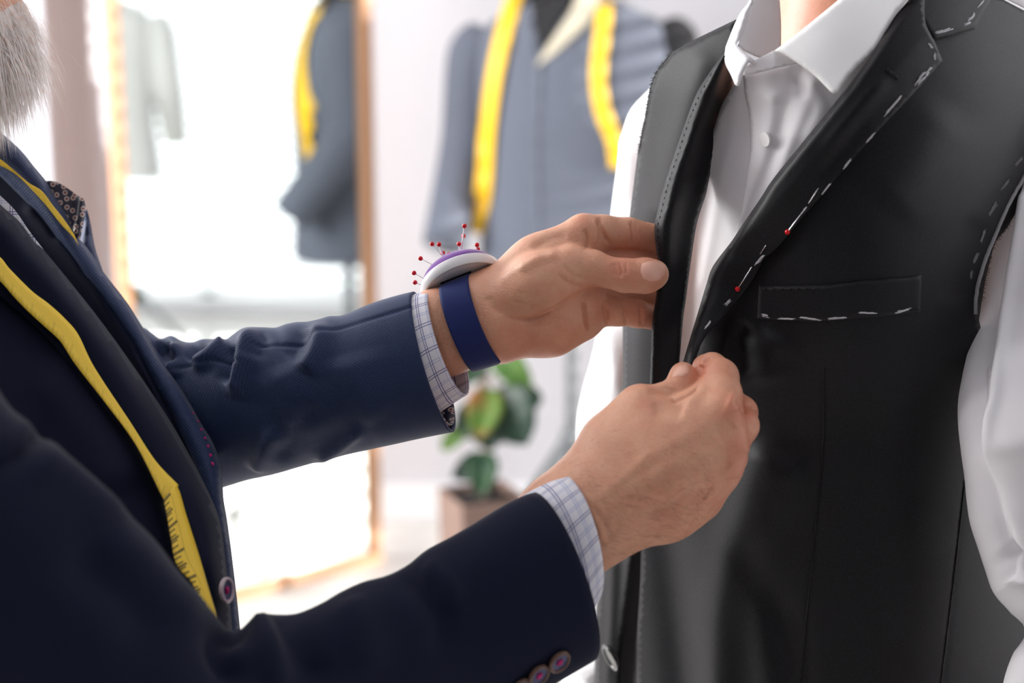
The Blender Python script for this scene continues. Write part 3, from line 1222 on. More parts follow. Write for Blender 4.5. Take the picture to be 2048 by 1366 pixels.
def tape_mat(name, ink=.85):
    """yellow tape: a tick every few millimetres along one edge, longer ones at the tens (UV: across 0..1, along in metres)"""
    k = N(name)
    tc = k.n('ShaderNodeTexCoord')
    sep = k.n('ShaderNodeSeparateXYZ')
    k.l(tc.outputs['UV'], sep.inputs[0])
    u, v = sep.outputs[0], sep.outputs[1]

    def tick(step, w, u0):
        f = k.math('FRACT', k.math('DIVIDE', v, step))
        return k.math('MULTIPLY', k.math('LESS_THAN', f, w), k.math('GREATER_THAN', u, u0))
    t = k.math('MAXIMUM', tick(.004, .3, .72), k.math('MAXIMUM', tick(.02, .10, .52), tick(.01, .16, .62)))
    edge = k.math('LESS_THAN', u, 0.045)
    mid = k.math('MULTIPLY', k.math('LESS_THAN', k.math('ABSOLUTE', k.math('SUBTRACT', u, 0.5)), 0.012), 1.0)
    t = k.math('MAXIMUM', t, k.math('MULTIPLY', mid, .6))
    c = k.mix(k.math('MULTIPLY', t, ink), lin((255, 218, 70)), lin((40, 34, 20)))
    k.l(c, k.b.inputs['Base Color'])
    k.set(Roughness=0.45)
    return k.m


M['tape'] = tape_mat('yellow_tape')
M['tape_faint'] = tape_mat('yellow_tape_reverse', .14)
M['tape_plain'] = plain('yellow_tape_plain', (246, 196, 40), 0.45)
M['grey_suit'] = suit_cloth('blue_grey_wool', (88, 93, 106), (108, 113, 126), sheen=0.2, rough=0.85)
M['pale_suit'] = suit_cloth('pale_grey_wool', (205, 205, 202), (220, 220, 218), sheen=0.2, rough=0.85)
M['dummy_black'] = plain('dummy_black_cover', (22, 22, 26), 0.8)
M['canvas'] = plain('tailor_canvas', (196, 188, 168), 0.9)
M['stand'] = plain('grey_stand', (112, 116, 120), 0.45)


def dummy(org, yaw, suit, label, group, right_sleeve, lift=0.0):
    """front looks along -y turned by yaw; returns (dummy, jacket body)"""
    r = empty('tailor_dummy', org, label, 'dummy', group)
    body = [(0, 0, 1.30, .010, .010), (0, 0, 1.298, .052, .052), (0, .0, 1.25, .050, .050), (0, .012, 1.235, .075, .06), (0, .015, 1.20, .15, .075), (0, .01, 1.15, .182, .09),
            (0, 0, 1.0, .172, .11), (0, 0, .86, .152, .10), (0, 0, .80, .155, .10), (0, 0, .74, .15, .095), (0, 0, .735, .09, .06)]
    stack('torso', [(a, b, c + lift, d, e) for a, b, c, d, e in body], yaw, org, M['dummy_black'], r)
    # pole and folding feet
    o = np.array(org)
    mesh_obj('pole', *tube_mesh([o + [0, 0, .20], o + [0, 0, .76 + lift]], .013, 12), M['stand'], r)
    mesh_obj('foot_collar', *tube_mesh([o + [0, 0, .30], o + [0, 0, .345]], .024, 12), M['stand'], r)
    for kk in range(3):
        a = yaw + math.radians(252 + 120 * kk)
        e = np.array([math.cos(a), math.sin(a), 0])
        lg = mesh_obj('leg', *tube_mesh([o + e * .02 + [0, 0, .325], o + e * .31 + [0, 0, .012]], .0105, 8), M['stand'], r)
        mesh_obj('leg_brace', *tube_mesh([o + e * .012 + [0, 0, .21], o + e * .155 + [0, 0, .175]], .006, 8), M['stand'], r)
        mesh_obj('rubber_foot', *sphere_mesh(o + e * .315 + [0, 0, .014], .014, 10, 6), M['black'], lg)
    jr = empty('jacket', org)
    jr.parent = r
    jr.location = (0, 0, 0)
    jk = [(0, .012, 1.262, .078, .062), (0, .014, 1.25, .105, .075), (0, .014, 1.222, .165, .092), (0, .012, 1.185, .198, .10), (0, .006, 1.12, .202, .118), (0, 0, 1.0, .196, .128), (0, 0, .86, .186, .122),
          (0, 0, .76, .195, .128), (0, 0, .655, .205, .135), (0, 0, .652, .199, .129), (0, 0, .72, .185, .12)]
    jb = stack('jacket_body', [(a, b, c + lift, d, e) for a, b, c, d, e in jk], yaw, org, suit, jr, power=2.6, cap=False)
    c, s = math.cos(yaw), math.sin(yaw)

    def W(x, y, z):
        return np.array([org[0] + x * c - y * s, org[1] + x * s + y * c, org[2] + z + lift])
    for sx in ((-1, 1) if right_sleeve else (-1,)):
        pts = np.array([W(sx * .185, .012, 1.19), W(sx * .215, .014, 1.13), W(sx * .230, .02, .98), W(sx * .238, -.03, .89), W(sx * .246, -.13, .765)])
        v, f = tube_mesh(crom(pts, 8), np.interp(np.linspace(0, 1, 33), [0, .2, .6, 1], [.045, .060, .056, .046]), 20)
        mesh_obj('sleeve', v, f, suit, jr)
    if not right_sleeve:
        v, f = sphere_mesh(W(.205, .012, 1.165), (.05, .05, .06), 16, 10)
        mesh_obj('shoulder_cap', v, f, M['dummy_black'], r)
    return r, jb, jr


DP = P(1146, 500, 3.60)
d1, jb1, jr1 = dummy((DP[0], DP[1], 0), math.radians(-12), M['grey_suit'], 'tailor\'s dummy in a one sleeved blue grey jacket with a yellow tape', 'tailor dummies', False)
bv = bvh_of(jb1)


def draped(name, poly, mat, parent, off, thick=.002, bv_=None, step=7):
    def dep(px, py):
        out = []
        for x, y in zip(px, py):
            h = hit(bv_ or bv, x, y)
            out.append((unP(h[0])[2] if h else np.nan))
        out = np.array(out)
        out[np.isnan(out)] = np.nanmax(out)
        return out - off
    return panel(name, poly, dep, mat, parent, step=step, thick=thick)


draped('shirt_front', [[(1058, -40), (1066, 40), (1086, 108)], [(1086, 108), (1110, 60), (1150, 0), (1160, -40)], [(1160, -40), (1058, -40)]], M['dummy_black'], jr1, .003)
draped('canvas_facing', [[(1138, 30), (1165, -30)], [(1165, -30), (1200, -30)], [(1200, -30), (1190, 30), (1140, 80), (1070, 134)], [(1070, 134), (1100, 85), (1138, 30)]], M['canvas'], jr1, .006)
draped('lapel', [[(1030, -45), (1060, -40)], [(1060, -40), (1064, 30), (1072, 130)], [(1072, 130), (1040, 90), (1024, 40), (1030, -45)]], M['grey_suit'], jr1, .006)
draped('front_edge', [[(1072, 130), (1082, 128)], [(1082, 128), (1076, 300), (1082, 520)], [(1082, 520), (1072, 520)], [(1072, 520), (1068, 300), (1072, 130)]], M['grey_suit'], jr1, .004)
tp = empty('tape_measure', P(1100, -20, 3.5), 'blurred yellow tape hung round the neck of the blue grey jacket', 'tape measure')
strip_on('tape_end', [(1046, -40), (1020, 20), (992, 130), (974, 260), (966, 380), (950, 466)], 32, bv, M['tape_plain'], tp, .012)
strip_on('tape_end', [(1214, -40), (1206, 50), (1196, 150), (1206, 225), (1228, 280), (1236, 335)], 32, bv, M['tape_plain'], tp, .012)
# the tape behind the neck
o_ = np.array([DP[0], DP[1], 0])
nv = []
for i in range(17):
    a = math.radians(-10 + 200 * i / 16) + math.radians(-12)
    for z, rr in ((1.268, .096), (1.292, .078)):
        nv.append(o_ + np.array([math.cos(a) * rr * 1.25, math.sin(a) * rr + .015, z]))
nf = [[2 * i, 2 * i + 2, 2 * i + 3, 2 * i + 1] for i in range(16)]
solidify(mesh_obj('tape_neck', np.array(nv), nf, M['tape_plain'], tp), .001)

d2, jb2, jr2 = dummy((1.75, 2.32, 0), math.radians(75), M['pale_suit'], 'tailor\'s dummy in a pale grey jacket by the far window', 'tailor dummies', True)

# ------------------------------------------------------------------ potted plant
PD = 3.10
pc = P(966, 985, PD)
pl = empty('potted_plant', (pc[0], pc[1], 0), 'broad leaved green plant in a square brown planter by the wall', 'plant')
M['pot'] = plain('brown_planter', (128, 104, 94), 0.7)
M['soil'] = plain('dark_soil', (26, 22, 20), 0.95)
M['stem'] = plain('plant_stem', (150, 132, 112), 0.7)


def planter(r0, r1, z0, z1, ri):
    vs = []
    for r, z in ((r0, z0), (r1, z1), (ri, z1), (ri, z1 - .03)):
        for kk in range(4):
            a = math.radians(45 + 90 * kk + 22)
            vs.append([pc[0] + r * math.cos(a), pc[1] + r * math.sin(a), z])
    fs = [[3, 2, 1, 0]] + [[4 * q + j, 4 * q + (j + 1) % 4, 4 * q + 4 + (j + 1) % 4, 4 * q + 4 + j] for q in range(3) for j in range(4)]
    return np.array(vs), fs


zt = float(pc[2])
o = mesh_obj('planter', *planter(.078, .092, 0, zt, .083), M['pot'], pl, smooth=False)
bevel(o, .004)
v, f = planter(.05, .089, zt - .06, zt - .012, .05)
mesh_obj('soil', *join([lathe_mesh([(.062, zt - .03), (.062, zt - .014), (.0, zt - .008)], 16, (pc[0], pc[1], 0), (0, 0, 1))]), M['soil'], pl)


def leaf_mat(name, rgb, rgb2):
    k = N(name)
    tc = k.n('ShaderNodeTexCoord')
    ns = k.n('ShaderNodeTexNoise', i_Scale=14.0, i_Detail=2.0)
    k.l(tc.outputs['Object'], ns.inputs['Vector'])
    c = k.mix(k.ramp(ns.outputs[0], [(.4, (0, 0, 0)), (.65, (1, 1, 1))]), lin(rgb), lin(rgb2))
    k.l(c, k.b.inputs['Base Color'])
    k.set(Roughness=.5)
    return k.m


LG, LD, LY, LO = leaf_mat('leaf_green', (36, 76, 36), (24, 60, 38)), leaf_mat('leaf_dark', (18, 50, 34), (12, 38, 28)), leaf_mat('leaf_light', (88, 120, 40), (66, 104, 40)), leaf_mat('leaf_spotted', (78, 116, 36), (150, 92, 40))
stem_pts = [P(966, 1000, PD), P(972, 900, PD), P(968, 820, PD + .01), P(966, 740, PD), P(985, 680, PD - .01)]
mesh_obj('stem', *tube_mesh(crom(stem_pts, 6), .006, 8), M['stem'], pl)


def leaf(base, tip, w, mat, curl=.25, d0=0.0, d1=0.0, side=0.0):
    b, t = P(base[0], base[1], PD + d0), P(tip[0], tip[1], PD + d1)
    ax = t - b
    Ln = np.linalg.norm(ax)
    ax /= Ln
    vw = (b + t) / 2 - np.array([0, 0, CAM_H])
    vw /= np.linalg.norm(vw)
    cr = np.cross(ax, vw)
    cr /= np.linalg.norm(cr)
    cr = cr * math.cos(side) + np.cross(ax, cr) * math.sin(side)
    up = np.cross(cr, ax)
    if up @ vw > 0:
        up = -up
    n, m = 10, 6
    vs, fs = [], []
    for i in range(n + 1):
        s = i / n
        hw = w * PD / FPX * .5 * (math.sin(math.pi * min(1, s**.8 * .97 + .03)))**.6
        for j in range(m + 1):
            q = j / m * 2 - 1
            vs.append(b + ax * Ln * s + cr * hw * q + up * (curl * Ln * (s * (1 - s)) + hw * .35 * abs(q) - curl * Ln * .3 * s * s + .003 * math.sin(s * 22) * abs(q)))
    for i in range(n):
        for j in range(m):
            a = i * (m + 1) + j
            fs.append([a, a + 1, a + m + 2, a + m + 1])
    o = mesh_obj('leaf', np.array(vs), fs, mat, pl)
    solidify(o, .0012)
    node = stem_pts[int(np.argmin([np.linalg.norm(q - b) for q in stem_pts]))]
    ps = mesh_obj('leaf_stalk', *tube_mesh(crom([node, (node + b) / 2 + [0, 0, .004], b + ax * .004], 4), .0022, 6), M['stem'], o)


leaf((988, 700), (1062, 778), 62, LY, .3, -.02, -.05)
leaf((1000, 775), (1052, 890), 118, LD, .25, -.02, -.06, .2)
leaf((1010, 790), (1086, 800), 70, LG, .2, .03, .05, .3)
leaf((978, 778), (955, 878), 74, LO, .3, -.03, -.07)
leaf((985, 800), (1000, 888), 80, LG, .2, -.02, -.05)
leaf((952, 800), (926, 880), 60, LD, .2, .0, .01)
leaf((966, 830), (984, 900), 80, LD, .2, -.02, -.06)
leaf((930, 850), (882, 902), 38, LY, .2, .01, .02)
leaf((978, 930), (905, 952), 62, LD, .45, -.02, -.05, .3)
leaf((968, 905), (962, 990), 62, LG, .3, -.04, -.08)
leaf((960, 700), (930, 770), 60, LG, .3, -.0, -.02)

# ------------------------------------------------------------------ the man being fitted: body, shirt, unfinished waistcoat
def sstep(x, a, b):
    t = np.clip((x - a) / (b - a), 0, 1)
    return t * t * (3 - 2 * t)


def near(px, py, x, y, r):
    return np.exp(-((px - x)**2 + (py - y)**2) / r**2)


def chest(px, py):
    """depth of the man's front: turned some 40 degrees to the left, sternum near 1480, side seam near 1980"""
    l = np.minimum(px - 1720, 0)
    r = np.maximum(px - 1720, 0)
    return 1.160 + 6.5e-7 * l * l + 0.052 * (r / 230)**2 + 0.00007 * (py - 550) + 0.05 * (np.maximum(200 - py, 0) / 300)**2 \
        - 0.006 * near(px, py, 1690, 520, 170) + 0.012 * sstep(py, 640, 900)


def plane3(a, b, c):
    A = np.array([[q[0], q[1], 1] for q in (a, b, c)], float)
    s = np.linalg.solve(A, np.array([q[2] for q in (a, b, c)], float))
    return lambda px, py: s[0] * px + s[1] * py + s[2]


man = empty('person', (0.43, 1.36, 0), 'clean shaven man in white shirt and unfinished charcoal waistcoat being fitted', 'person')

# body: neck, head, trunk, arms, legs in one skin
lat = np.array([0.77, -0.64, 0])                       # towards his left shoulder
fac = np.array([-0.64, -0.77, 0])                      # where he looks
upw = np.array([0, 0, 1.0])
MT = np.stack([lat, fac, upw])
nk = P(1716, 60, 1.300)
bc = P(1690, 640, 1.325)
B = [cone(nk + [0, 0, .10], nk + [0, 0, -.09], .058, .066, 'b'),
     ell(nk + upw * .215 + fac * .022, MT, (.076, .098, .118), 'b'), ell(nk + upw * .135 + fac * .055, MT, (.055, .052, .045), 'b'),
     ell(bc, MT, (.100, .062, .25), 'b'), ell(bc - upw * .27 - fac * .005, MT, (.125, .080, .20), 'b'),
     cone(P(2170, 380, 1.30), P(1460, 230, 1.395), .026, .030, 'b')]
shl, shr = P(2170, 380, 1.30), P(1440, 250, 1.405)
ell_, elr = P(2170, 1240, 1.185), P(1250, 900, 1.49)
wrl, wrr = P(2170, 1500, 1.18), P(1225, 1330, 1.51)
for a, b, c in ((shl, ell_, wrl), (shr, elr, wrr)):
    B += [cone(a, b, .028, .028, 'b'), cone(b, c, .028, .024, 'b'), cone(c, c + (c - b) / np.linalg.norm(c - b) * .07, .03, .022, 'b')]
hip = bc - upw * .42
for sgn in (-1, 1):
    kn = hip + lat * sgn * .095 - upw * .36
    an = np.array([kn[0], kn[1], .09])
    B += [cone(hip + lat * sgn * .075, kn, .078, .052, 'b'), cone(kn, an, .052, .038, 'b'), cone(an - [0, 0, .05], an + fac * .13 - [0, 0, .055], .035, .028, 'b')]
v, f = build_skin(B, [('b', .04, .02)], .007)
man_body = mesh_obj('body', v, f, M['skin_neck'], man, attrs={'flush': np.clip(.6 * np.exp(-((v - (nk + fac * .06))**2).sum(1) / .05**2), 0, 1)})
# face: eyes, nose, mouth and ears sit above the frame
hd = nk + upw * .235 + fac * .022
M['eye'] = plain('eye_white', (235, 232, 228), .2)
M['hair_brown'] = plain('brown_hair', (62, 46, 36), .7)
for sgn in (-1, 1):
    mesh_obj('eye', *sphere_mesh(hd + fac * .088 + lat * sgn * .032 + upw * .005, .0125, 14, 10), M['eye'], man_body)
    mesh_obj('ear', *sphere_mesh(hd + lat * sgn * .077 - upw * .005 - fac * .01, (.010, .020, .032), 12, 8, MT), M['skin_neck'], man_body)
mesh_obj('nose', *sphere_mesh(hd + fac * .102 - upw * .028, (.016, .020, .026), 14, 10, MT), M['skin_neck'], man_body)
mesh_obj('mouth', *sphere_mesh(hd + fac * .092 - upw * .068, (.024, .008, .007), 14, 8, MT), plain('lips', (186, 108, 96), .5), man_body)
hv, hf = sphere_mesh(hd + upw * .03 - fac * .012, (.084, .104, .112), 24, 14, MT)
hk = [q for q in hf if not ((hv[q].mean(0) - hd) @ fac > .045 and (hv[q].mean(0) - hd) @ upw < .075) and (hv[q].mean(0) - hd) @ upw > -.05]
mesh_obj('hair', hv, hk, M['hair_brown'], man)
# trousers and shoes below the frame
M['trouser'] = suit_cloth('dark_trouser', (40, 40, 44), (56, 56, 60))
for sgn in (-1, 1):
    kn = hip + lat * sgn * .095 - upw * .36
    pth = crom([hip + lat * sgn * .06 + upw * .12, hip + lat * sgn * .082 - upw * .05, kn, np.array([kn[0], kn[1], .06])], 8)
    mesh_obj('trouser_leg', *tube_mesh(pth, np.interp(np.linspace(0, 1, len(pth)), [0, .3, .65, 1], [.10, .105, .080, .075]), 28), M['trouser'], man)
    mesh_obj('shoe', *sphere_mesh(np.array([kn[0], kn[1], .045]) + fac * .06, (.048, .14, .045), 18, 10, MT), M['black'], man)

# --- shirt
shirt = empty('shirt', world_loc(man))
shirt.parent = man
shirt.location = (0, 0, 0)


def shirt_dep(px, py):
    return chest(px, py) + 0.022 + 0.010 * near(px, py, 1400, 640, 160) + 0.012 * sstep(px, 1640, 1760) * 0 - folds(px, py, [
        ([(1585, 150), (1600, 175), (1598, 200)], 9, -.003), ([(1600, 140), (1640, 215), (1600, 300)], 16, .002),
        ([(1625, 165), (1610, 215), (1560, 330), (1500, 470)], 14, .0018, 'none'), ([(1560, 215), (1545, 330), (1490, 460)], 14, -.001, 'none'),
        ([(1480, 190), (1440, 330), (1400, 560)], 16, .003, 'none'), ([(1462, 240), (1430, 350), (1385, 560)], 12, -.003, 'none')])


shirt_front = panel('shirt_front', [[(1470, 165), (1486, 152), (1560, 128), (1600, 114), (1660, 100), (1760, 40), (1840, 0)], [(1840, 0), (1850, 60), (1740, 330), (1560, 600), (1480, 760)], [(1480, 760), (1420, 1000), (1400, 1420)], [(1400, 1420), (1300, 1420)], [(1300, 1420), (1305, 1000), (1335, 700), (1390, 400), (1440, 220), (1470, 165)]], shirt_dep, M['white'], shirt, step=9, thick=.0012)


def placket_dep(px, py):
    return shirt_dep(px, py) - 0.0075 - folds(px, py, [([(1520, 175), (1530, 190), (1560, 200)], 10, .002), ([(1530, 155), (1545, 230), (1530, 330)], 26, .0015, 'none'),
                                                      ([(1590, 150), (1575, 200), (1550, 300), (1500, 440)], 14, -.002, 'none')])


panel('placket', [[(1486, 150), (1490, 190), (1499, 234), (1500, 300), (1492, 360), (1484, 409), (1475, 455), (1462, 487), (1430, 580)], [(1430, 580), (1480, 570)], [(1480, 570), (1570, 460), (1680, 300), (1750, 180), (1770, 60)], [(1770, 60), (1680, 96), (1600, 116), (1540, 130), (1486, 150)]], placket_dep, M['white'], shirt, step=7, thick=.0012, edge=.003, edge_w=9)


def disc_at(name, c, n, r, t, mat, parent, nseg=28, profile=None):
    pr = profile or [(0, 0), (r * .96, 0), (r, t * .3), (r, t * .7), (r * .94, t), (r * .78, t), (r * .72, t * .72), (0, t * .68)]
    v, f = lathe_mesh(pr, nseg, c, n)
    return crisp(mesh_obj(name, v, f, mat, parent))


bp = P(1529, 279, float(placket_dep(np.array([1529.]), np.array([279.]))[0]) - .0016)
M['shirt_button'] = plain('pearl_button', (244, 243, 244), .2)
sb = disc_at('button', bp, -fac * .8 + [0, -.3, .1], .0052, .002, M['shirt_button'], shirt)

# collar: two leaves, the stand inside, the band end
cl_plane = plane3((1668, 187, 1.126), (1549, 101, 1.150), (1816, 2, 1.136))


def cl_dep(px, py):
    return cl_plane(px, py) - .006 * near(px, py, 1640, 80, 90) + .0


panel('collar_leaf', [[(1549, 101), (1578, 79), (1625, 42), (1675, 1), (1730, -48)], [(1730, -48), (1850, -48)], [(1850, -48), (1816, 2), (1793, 29), (1772, 63), (1749, 101), (1712, 138), (1684, 172)], [(1684, 172), (1677, 184), (1668, 187), (1661, 183)], [(1661, 183), (1625, 148), (1588, 122), (1569, 110), (1549, 101)]],
      cl_dep, M['collar'], shirt, step=6, thick=.0022, edge=.0022, edge_w=7)
panel('collar_stand', [[(1485, 150), (1489, 138), (1508, 122), (1549, 100)], [(1549, 100), (1600, 126)], [(1600, 126), (1552, 136), (1496, 150), (1485, 150)]], lambda px, py: np.interp(px, [1485, 1549, 1600], [1.166, 1.156, 1.156]) + .0, M['white'], shirt, step=5, thick=.0015)
panel('collar_leaf', [[(1508, -48), (1499, 0), (1481, 25), (1468, 51), (1451, 94)], [(1451, 94), (1449, 113), (1451, 129), (1462, 151), (1469, 168)], [(1469, 168), (1475, 173), (1480, 169)], [(1480, 169), (1485, 152), (1490, 138), (1502, 118)], [(1502, 118), (1484, 98), (1477, 90)], [(1477, 90), (1486, 62), (1503, 10), (1520, -48)]],
      lambda px, py: 1.160 + .00035 * (1480 - px) - .00012 * (py - 60) + .006 * sstep(py, 92, 60) * 0, M['white'], shirt, step=5, thick=.0020, edge=.003, edge_w=7)
panel('collar_inside', [[(1520, -48), (1503, 10), (1486, 62), (1477, 90)], [(1477, 90), (1486, 99), (1508, 110), (1524, 116)], [(1524, 116), (1540, 112), (1562, 96)], [(1562, 96), (1562, 40), (1556, -48)], [(1556, -48), (1520, -48)]],
      lambda px, py: 1.1595 + .00070 * (px - 1480) + .0, M['white'], shirt, step=5, thick=.0012)
panel('band_end', [[(1488, 111), (1491, 107)], [(1491, 107), (1510, 121)], [(1510, 121), (1502, 127)], [(1502, 127), (1488, 111)]], lambda px, py: 1.160 + 0 * px, M['white'], shirt, step=4, thick=.0015)

# sleeves
def rings_from(T, Bt, n, dep, half, skew=None):
    a, b = crom(T, 12), crom(Bt, 12)

    def along(L, q):
        s = np.concatenate([[0], np.cumsum(np.linalg.norm(np.diff(L, axis=0), axis=1))])
        return np.stack([np.interp(q * s[-1], s, L[:, k]) for k in range(2)], -1)
    q = np.linspace(0, 1, n)
    A, C = along(a, q), along(b, q)
    qs = np.linspace(0, 1, len(dep))
    d, h = np.interp(q, qs, dep), np.interp(q, np.linspace(0, 1, len(half)), half)
    sk = np.interp(q, np.linspace(0, 1, len(skew)), skew) if skew else np.zeros(n)
    return [(A[i], C[i], d[i], h[i], sk[i]) for i in range(n)]


loft('sleeve', rings_from([(1340, 120), (1298, 180), (1252, 235), (1237, 314), (1228, 380), (1219, 450), (1204, 600), (1190, 690), (1168, 770), (1155, 820), (1154, 900), (1165, 1000), (1165, 1150), (1135, 1300), (1110, 1420)],
                          [(1480, 160), (1440, 260), (1420, 360), (1400, 500), (1380, 640), (1370, 760), (1350, 900), (1330, 1050), (1310, 1200), (1300, 1420)], 22, [1.40, 1.43, 1.47, 1.50, 1.52], [.03, .055, .058, .05, .045]),
     M['white'], shirt, nseg=56, step=.006, relief=lambda px, py, t, a: folds(px, py, [([(1246, 260), (1262, 330), (1250, 430)], 14, .006), ([(1200, 620), (1230, 700), (1240, 800)], 18, .008), ([(1170, 760), (1200, 850), (1230, 900)], 14, -.007), ([(1130, 1330), (1170, 1350), (1200, 1400)], 10, .006), ([(1150, 1310), (1190, 1330)], 9, -.005)]), cap=(True, True))


def left_relief(px, py, t, a):
    ridge = [(2040, 400), (2030, 468), (2014, 564), (2002, 640), (1990, 750), (1984, 795), (1968, 852), (1942, 918)]
    d, run = line_dist(px, py, crom(ridge, 6))
    # cloth to the right of the ridge lies higher
    rx = np.interp(py, [p[1] for p in ridge], [p[0] for p in ridge])
    side = sstep(px - rx, -36, 10) * sstep(py, 1010, 830)
    out = .020 * side - .020 + folds(px, py, [(ridge, 14, .006, 'end'), ([(1955, 1120), (1990, 1130), (2060, 1170)], 16, -.010, 'start'), ([(1975, 1175), (2000, 1185), (2050, 1195)], 12, .006), ([(1905, 930), (1940, 1040), (1990, 1120)], 22, -.004),
                                           ([(1960, 600), (1972, 640), (1975, 680)], 8, -.005), ([(1945, 690), (1960, 740), (1955, 800)], 22, .006), ([(2040, 1240), (2048, 1262), (2080, 1270)], 14, -.012)])
    return out


loft('sleeve', rings_from([(2020, 170), (1990, 300), (1972, 480), (1958, 600), (1951, 629), (1938, 670), (1917, 760), (1910, 800), (1910, 869), (1919, 936), (1930, 1037), (1953, 1110), (1986, 1199), (2030, 1242), (2043, 1260), (2016, 1310), (1996, 1380), (1990, 1450)],
                          [(2200, 150), (2260, 300), (2280, 480), (2290, 700), (2290, 900), (2290, 1100), (2280, 1260), (2270, 1330), (2260, 1450)], 28, [1.31, 1.30, 1.272, 1.238, 1.195, 1.168, 1.165, 1.165, 1.165, 1.165], [.03, .045, .05, .05, .055, .06, .058, .055, .052, .05]),
     M['white'], shirt, nseg=150, step=.003, relief=left_relief)

# --- waistcoat
vest = empty('waistcoat', world_loc(man))
vest.parent = man
vest.location = (0, 0, 0)


def vr_dep(px, py):
    return chest(px, py) + .004 + .010 * sstep(px, 1300, 1240) - folds(px, py, [([(1400, 130), (1360, 260), (1320, 420)], 30, .004, 'none'), ([(1225, 1130), (1222, 1250), (1215, 1400)], 9, .003, 'none'), ([(1245, 1110), (1238, 1230), (1226, 1360)], 8, -.002, 'none'), ([(1275, 640), (1270, 760), (1262, 900)], 20, .004, 'none')])


VR = panel('right_front', [[(1474, 38), (1420, 64), (1376, 86), (1341, 106)], [(1341, 106), (1312, 144), (1299, 180), (1290, 232), (1284, 259), (1275, 308), (1266, 380), (1259, 431)], [(1259, 431), (1250, 520), (1246, 600), (1245, 760)], [(1245, 760), (1225, 950), (1202, 1130), (1192, 1220), (1188, 1420)],
                           [(1188, 1420), (1238, 1420)], [(1238, 1420), (1242, 1303), (1257, 1183), (1270, 1090), (1300, 900), (1330, 740)], [(1330, 740), (1330, 620), (1345, 480), (1370, 360), (1400, 250), (1432, 160), (1470, 95), (1474, 38)]], vr_dep, M['vest'], vest, step=8, thick=.0022, edge=.004, edge_w=8)

LRL = [(1453, 98), (1420, 144), (1394, 185), (1371, 244), (1344, 323), (1327, 376), (1313, 431), (1309, 453), (1312, 500), (1317, 530), (1314, 575), (1310, 608), (1305, 637), (1302, 703), (1300, 760), (1296, 830)]
LRR = [(1470, 120), (1467, 174), (1456, 215), (1439, 256), (1435, 291), (1422, 338), (1412, 388), (1394, 446), (1381, 529), (1372, 598), (1367, 632), (1359, 719), (1350, 800), (1346, 830)]


def lr_dep(px, py):
    xl = np.interp(py, [p[1] for p in LRL], [p[0] for p in LRL])
    xr = np.interp(py, [p[1] for p in LRR], [p[0] for p in LRR])
    t = np.clip((px - xl) / np.maximum(xr - xl, 8), 0, 1)
    b = np.interp(py, [90, 180, 250, 350, 431, 480, 550, 650, 760, 850], [1.174, 1.192, 1.206, 1.2095, 1.206, 1.2045, 1.2035, 1.2035, 1.208, 1.213])
    lo = sstep(py, 440, 580)
    ridge = .30 - .10 * lo
    prof = -.013 * (1 - lo * .75) * np.exp(-((t - ridge) / .26)**2) + (.020 - .013 * lo) * np.clip(t - ridge * .6, 0, 1)**1.4
    return b + prof - folds(px, py, [([(1448, 140), (1406, 226), (1376, 294), (1350, 360), (1338, 420)], 8, .0022, 'none')])


LR = panel('lapel', [LRL, [(1296, 830), (1346, 830)], LRR[::-1], [(1470, 120), (1453, 98)]], lr_dep, M['vest'], vest, step=6, thick=.0020, edge=.0025, edge_w=6)


def vl_dep(px, py):
    return chest(px, py) - .022 * near(px, py, 1390, 730, 90) - folds(px, py, [
        ([(1520, 930), (1470, 1080), (1440, 1220), (1430, 1420)], 46, .012, 'none'), ([(1570, 960), (1520, 1120), (1545, 1420)], 40, .008, 'none'), ([(1330, 1000), (1350, 1200), (1380, 1420)], 40, -.009, 'none'),
        ([(1500, 1120), (1560, 1250), (1600, 1420)], 36, -.006, 'none'), ([(1648, 735), (1646, 900), (1622, 1150), (1600, 1420)], 3.2, -.0014, 'none'), ([(1930, 960), (1905, 1180), (1880, 1420)], 3, -.0010, 'none'),
        ([(1560, 660), (1530, 720), (1540, 780)], 34, .005), ([(1500, 640), (1480, 690), (1490, 760)], 22, -.006), ([(1910, 200), (1830, 330), (1760, 420)], 60, .005), ([(1970, 430), (1930, 520), (1905, 620)], 30, -.004)])


ARM = [(2062, 372), (2048, 394), (2029, 430), (2010, 461), (1991, 484), (1979, 526), (1970, 564), (1964, 600), (1958, 640)]
VL = panel('left_front', [[(1800, -50), (1985, -50)], [(1985, -50), (1985, -14), (2012, 2), (2048, 21), (2075, 36)], [(2075, 36), (2080, 200), (2062, 372)], ARM, [(1958, 640), (1985, 760), (2060, 950), (2090, 1150), (2090, 1420)], [(2090, 1420), (1272, 1420)],
                          [(1272, 1420), (1274, 1279), (1280, 1171), (1284, 1088), (1300, 1000), (1335, 880), (1385, 752)], [(1385, 752), (1378, 716), (1412, 640), (1540, 480), (1690, 280), (1800, -50)]], vl_dep, M['vest'], vest, step=9, thick=.0022, fray=0)
bk = stack('back_panel', [(0, 0, .19, .04, .03), (0, 0, .18, .08, .05), (0, 0, .12, .105, .068), (0, 0, 0, .108, .07), (0, 0, -.2, .108, .07), (0, 0, -.42, .12, .08), (0, 0, -.43, .08, .05)], math.atan2(lat[1], lat[0]), bc - fac * .035 - lat * .035, M['vest'], vest)
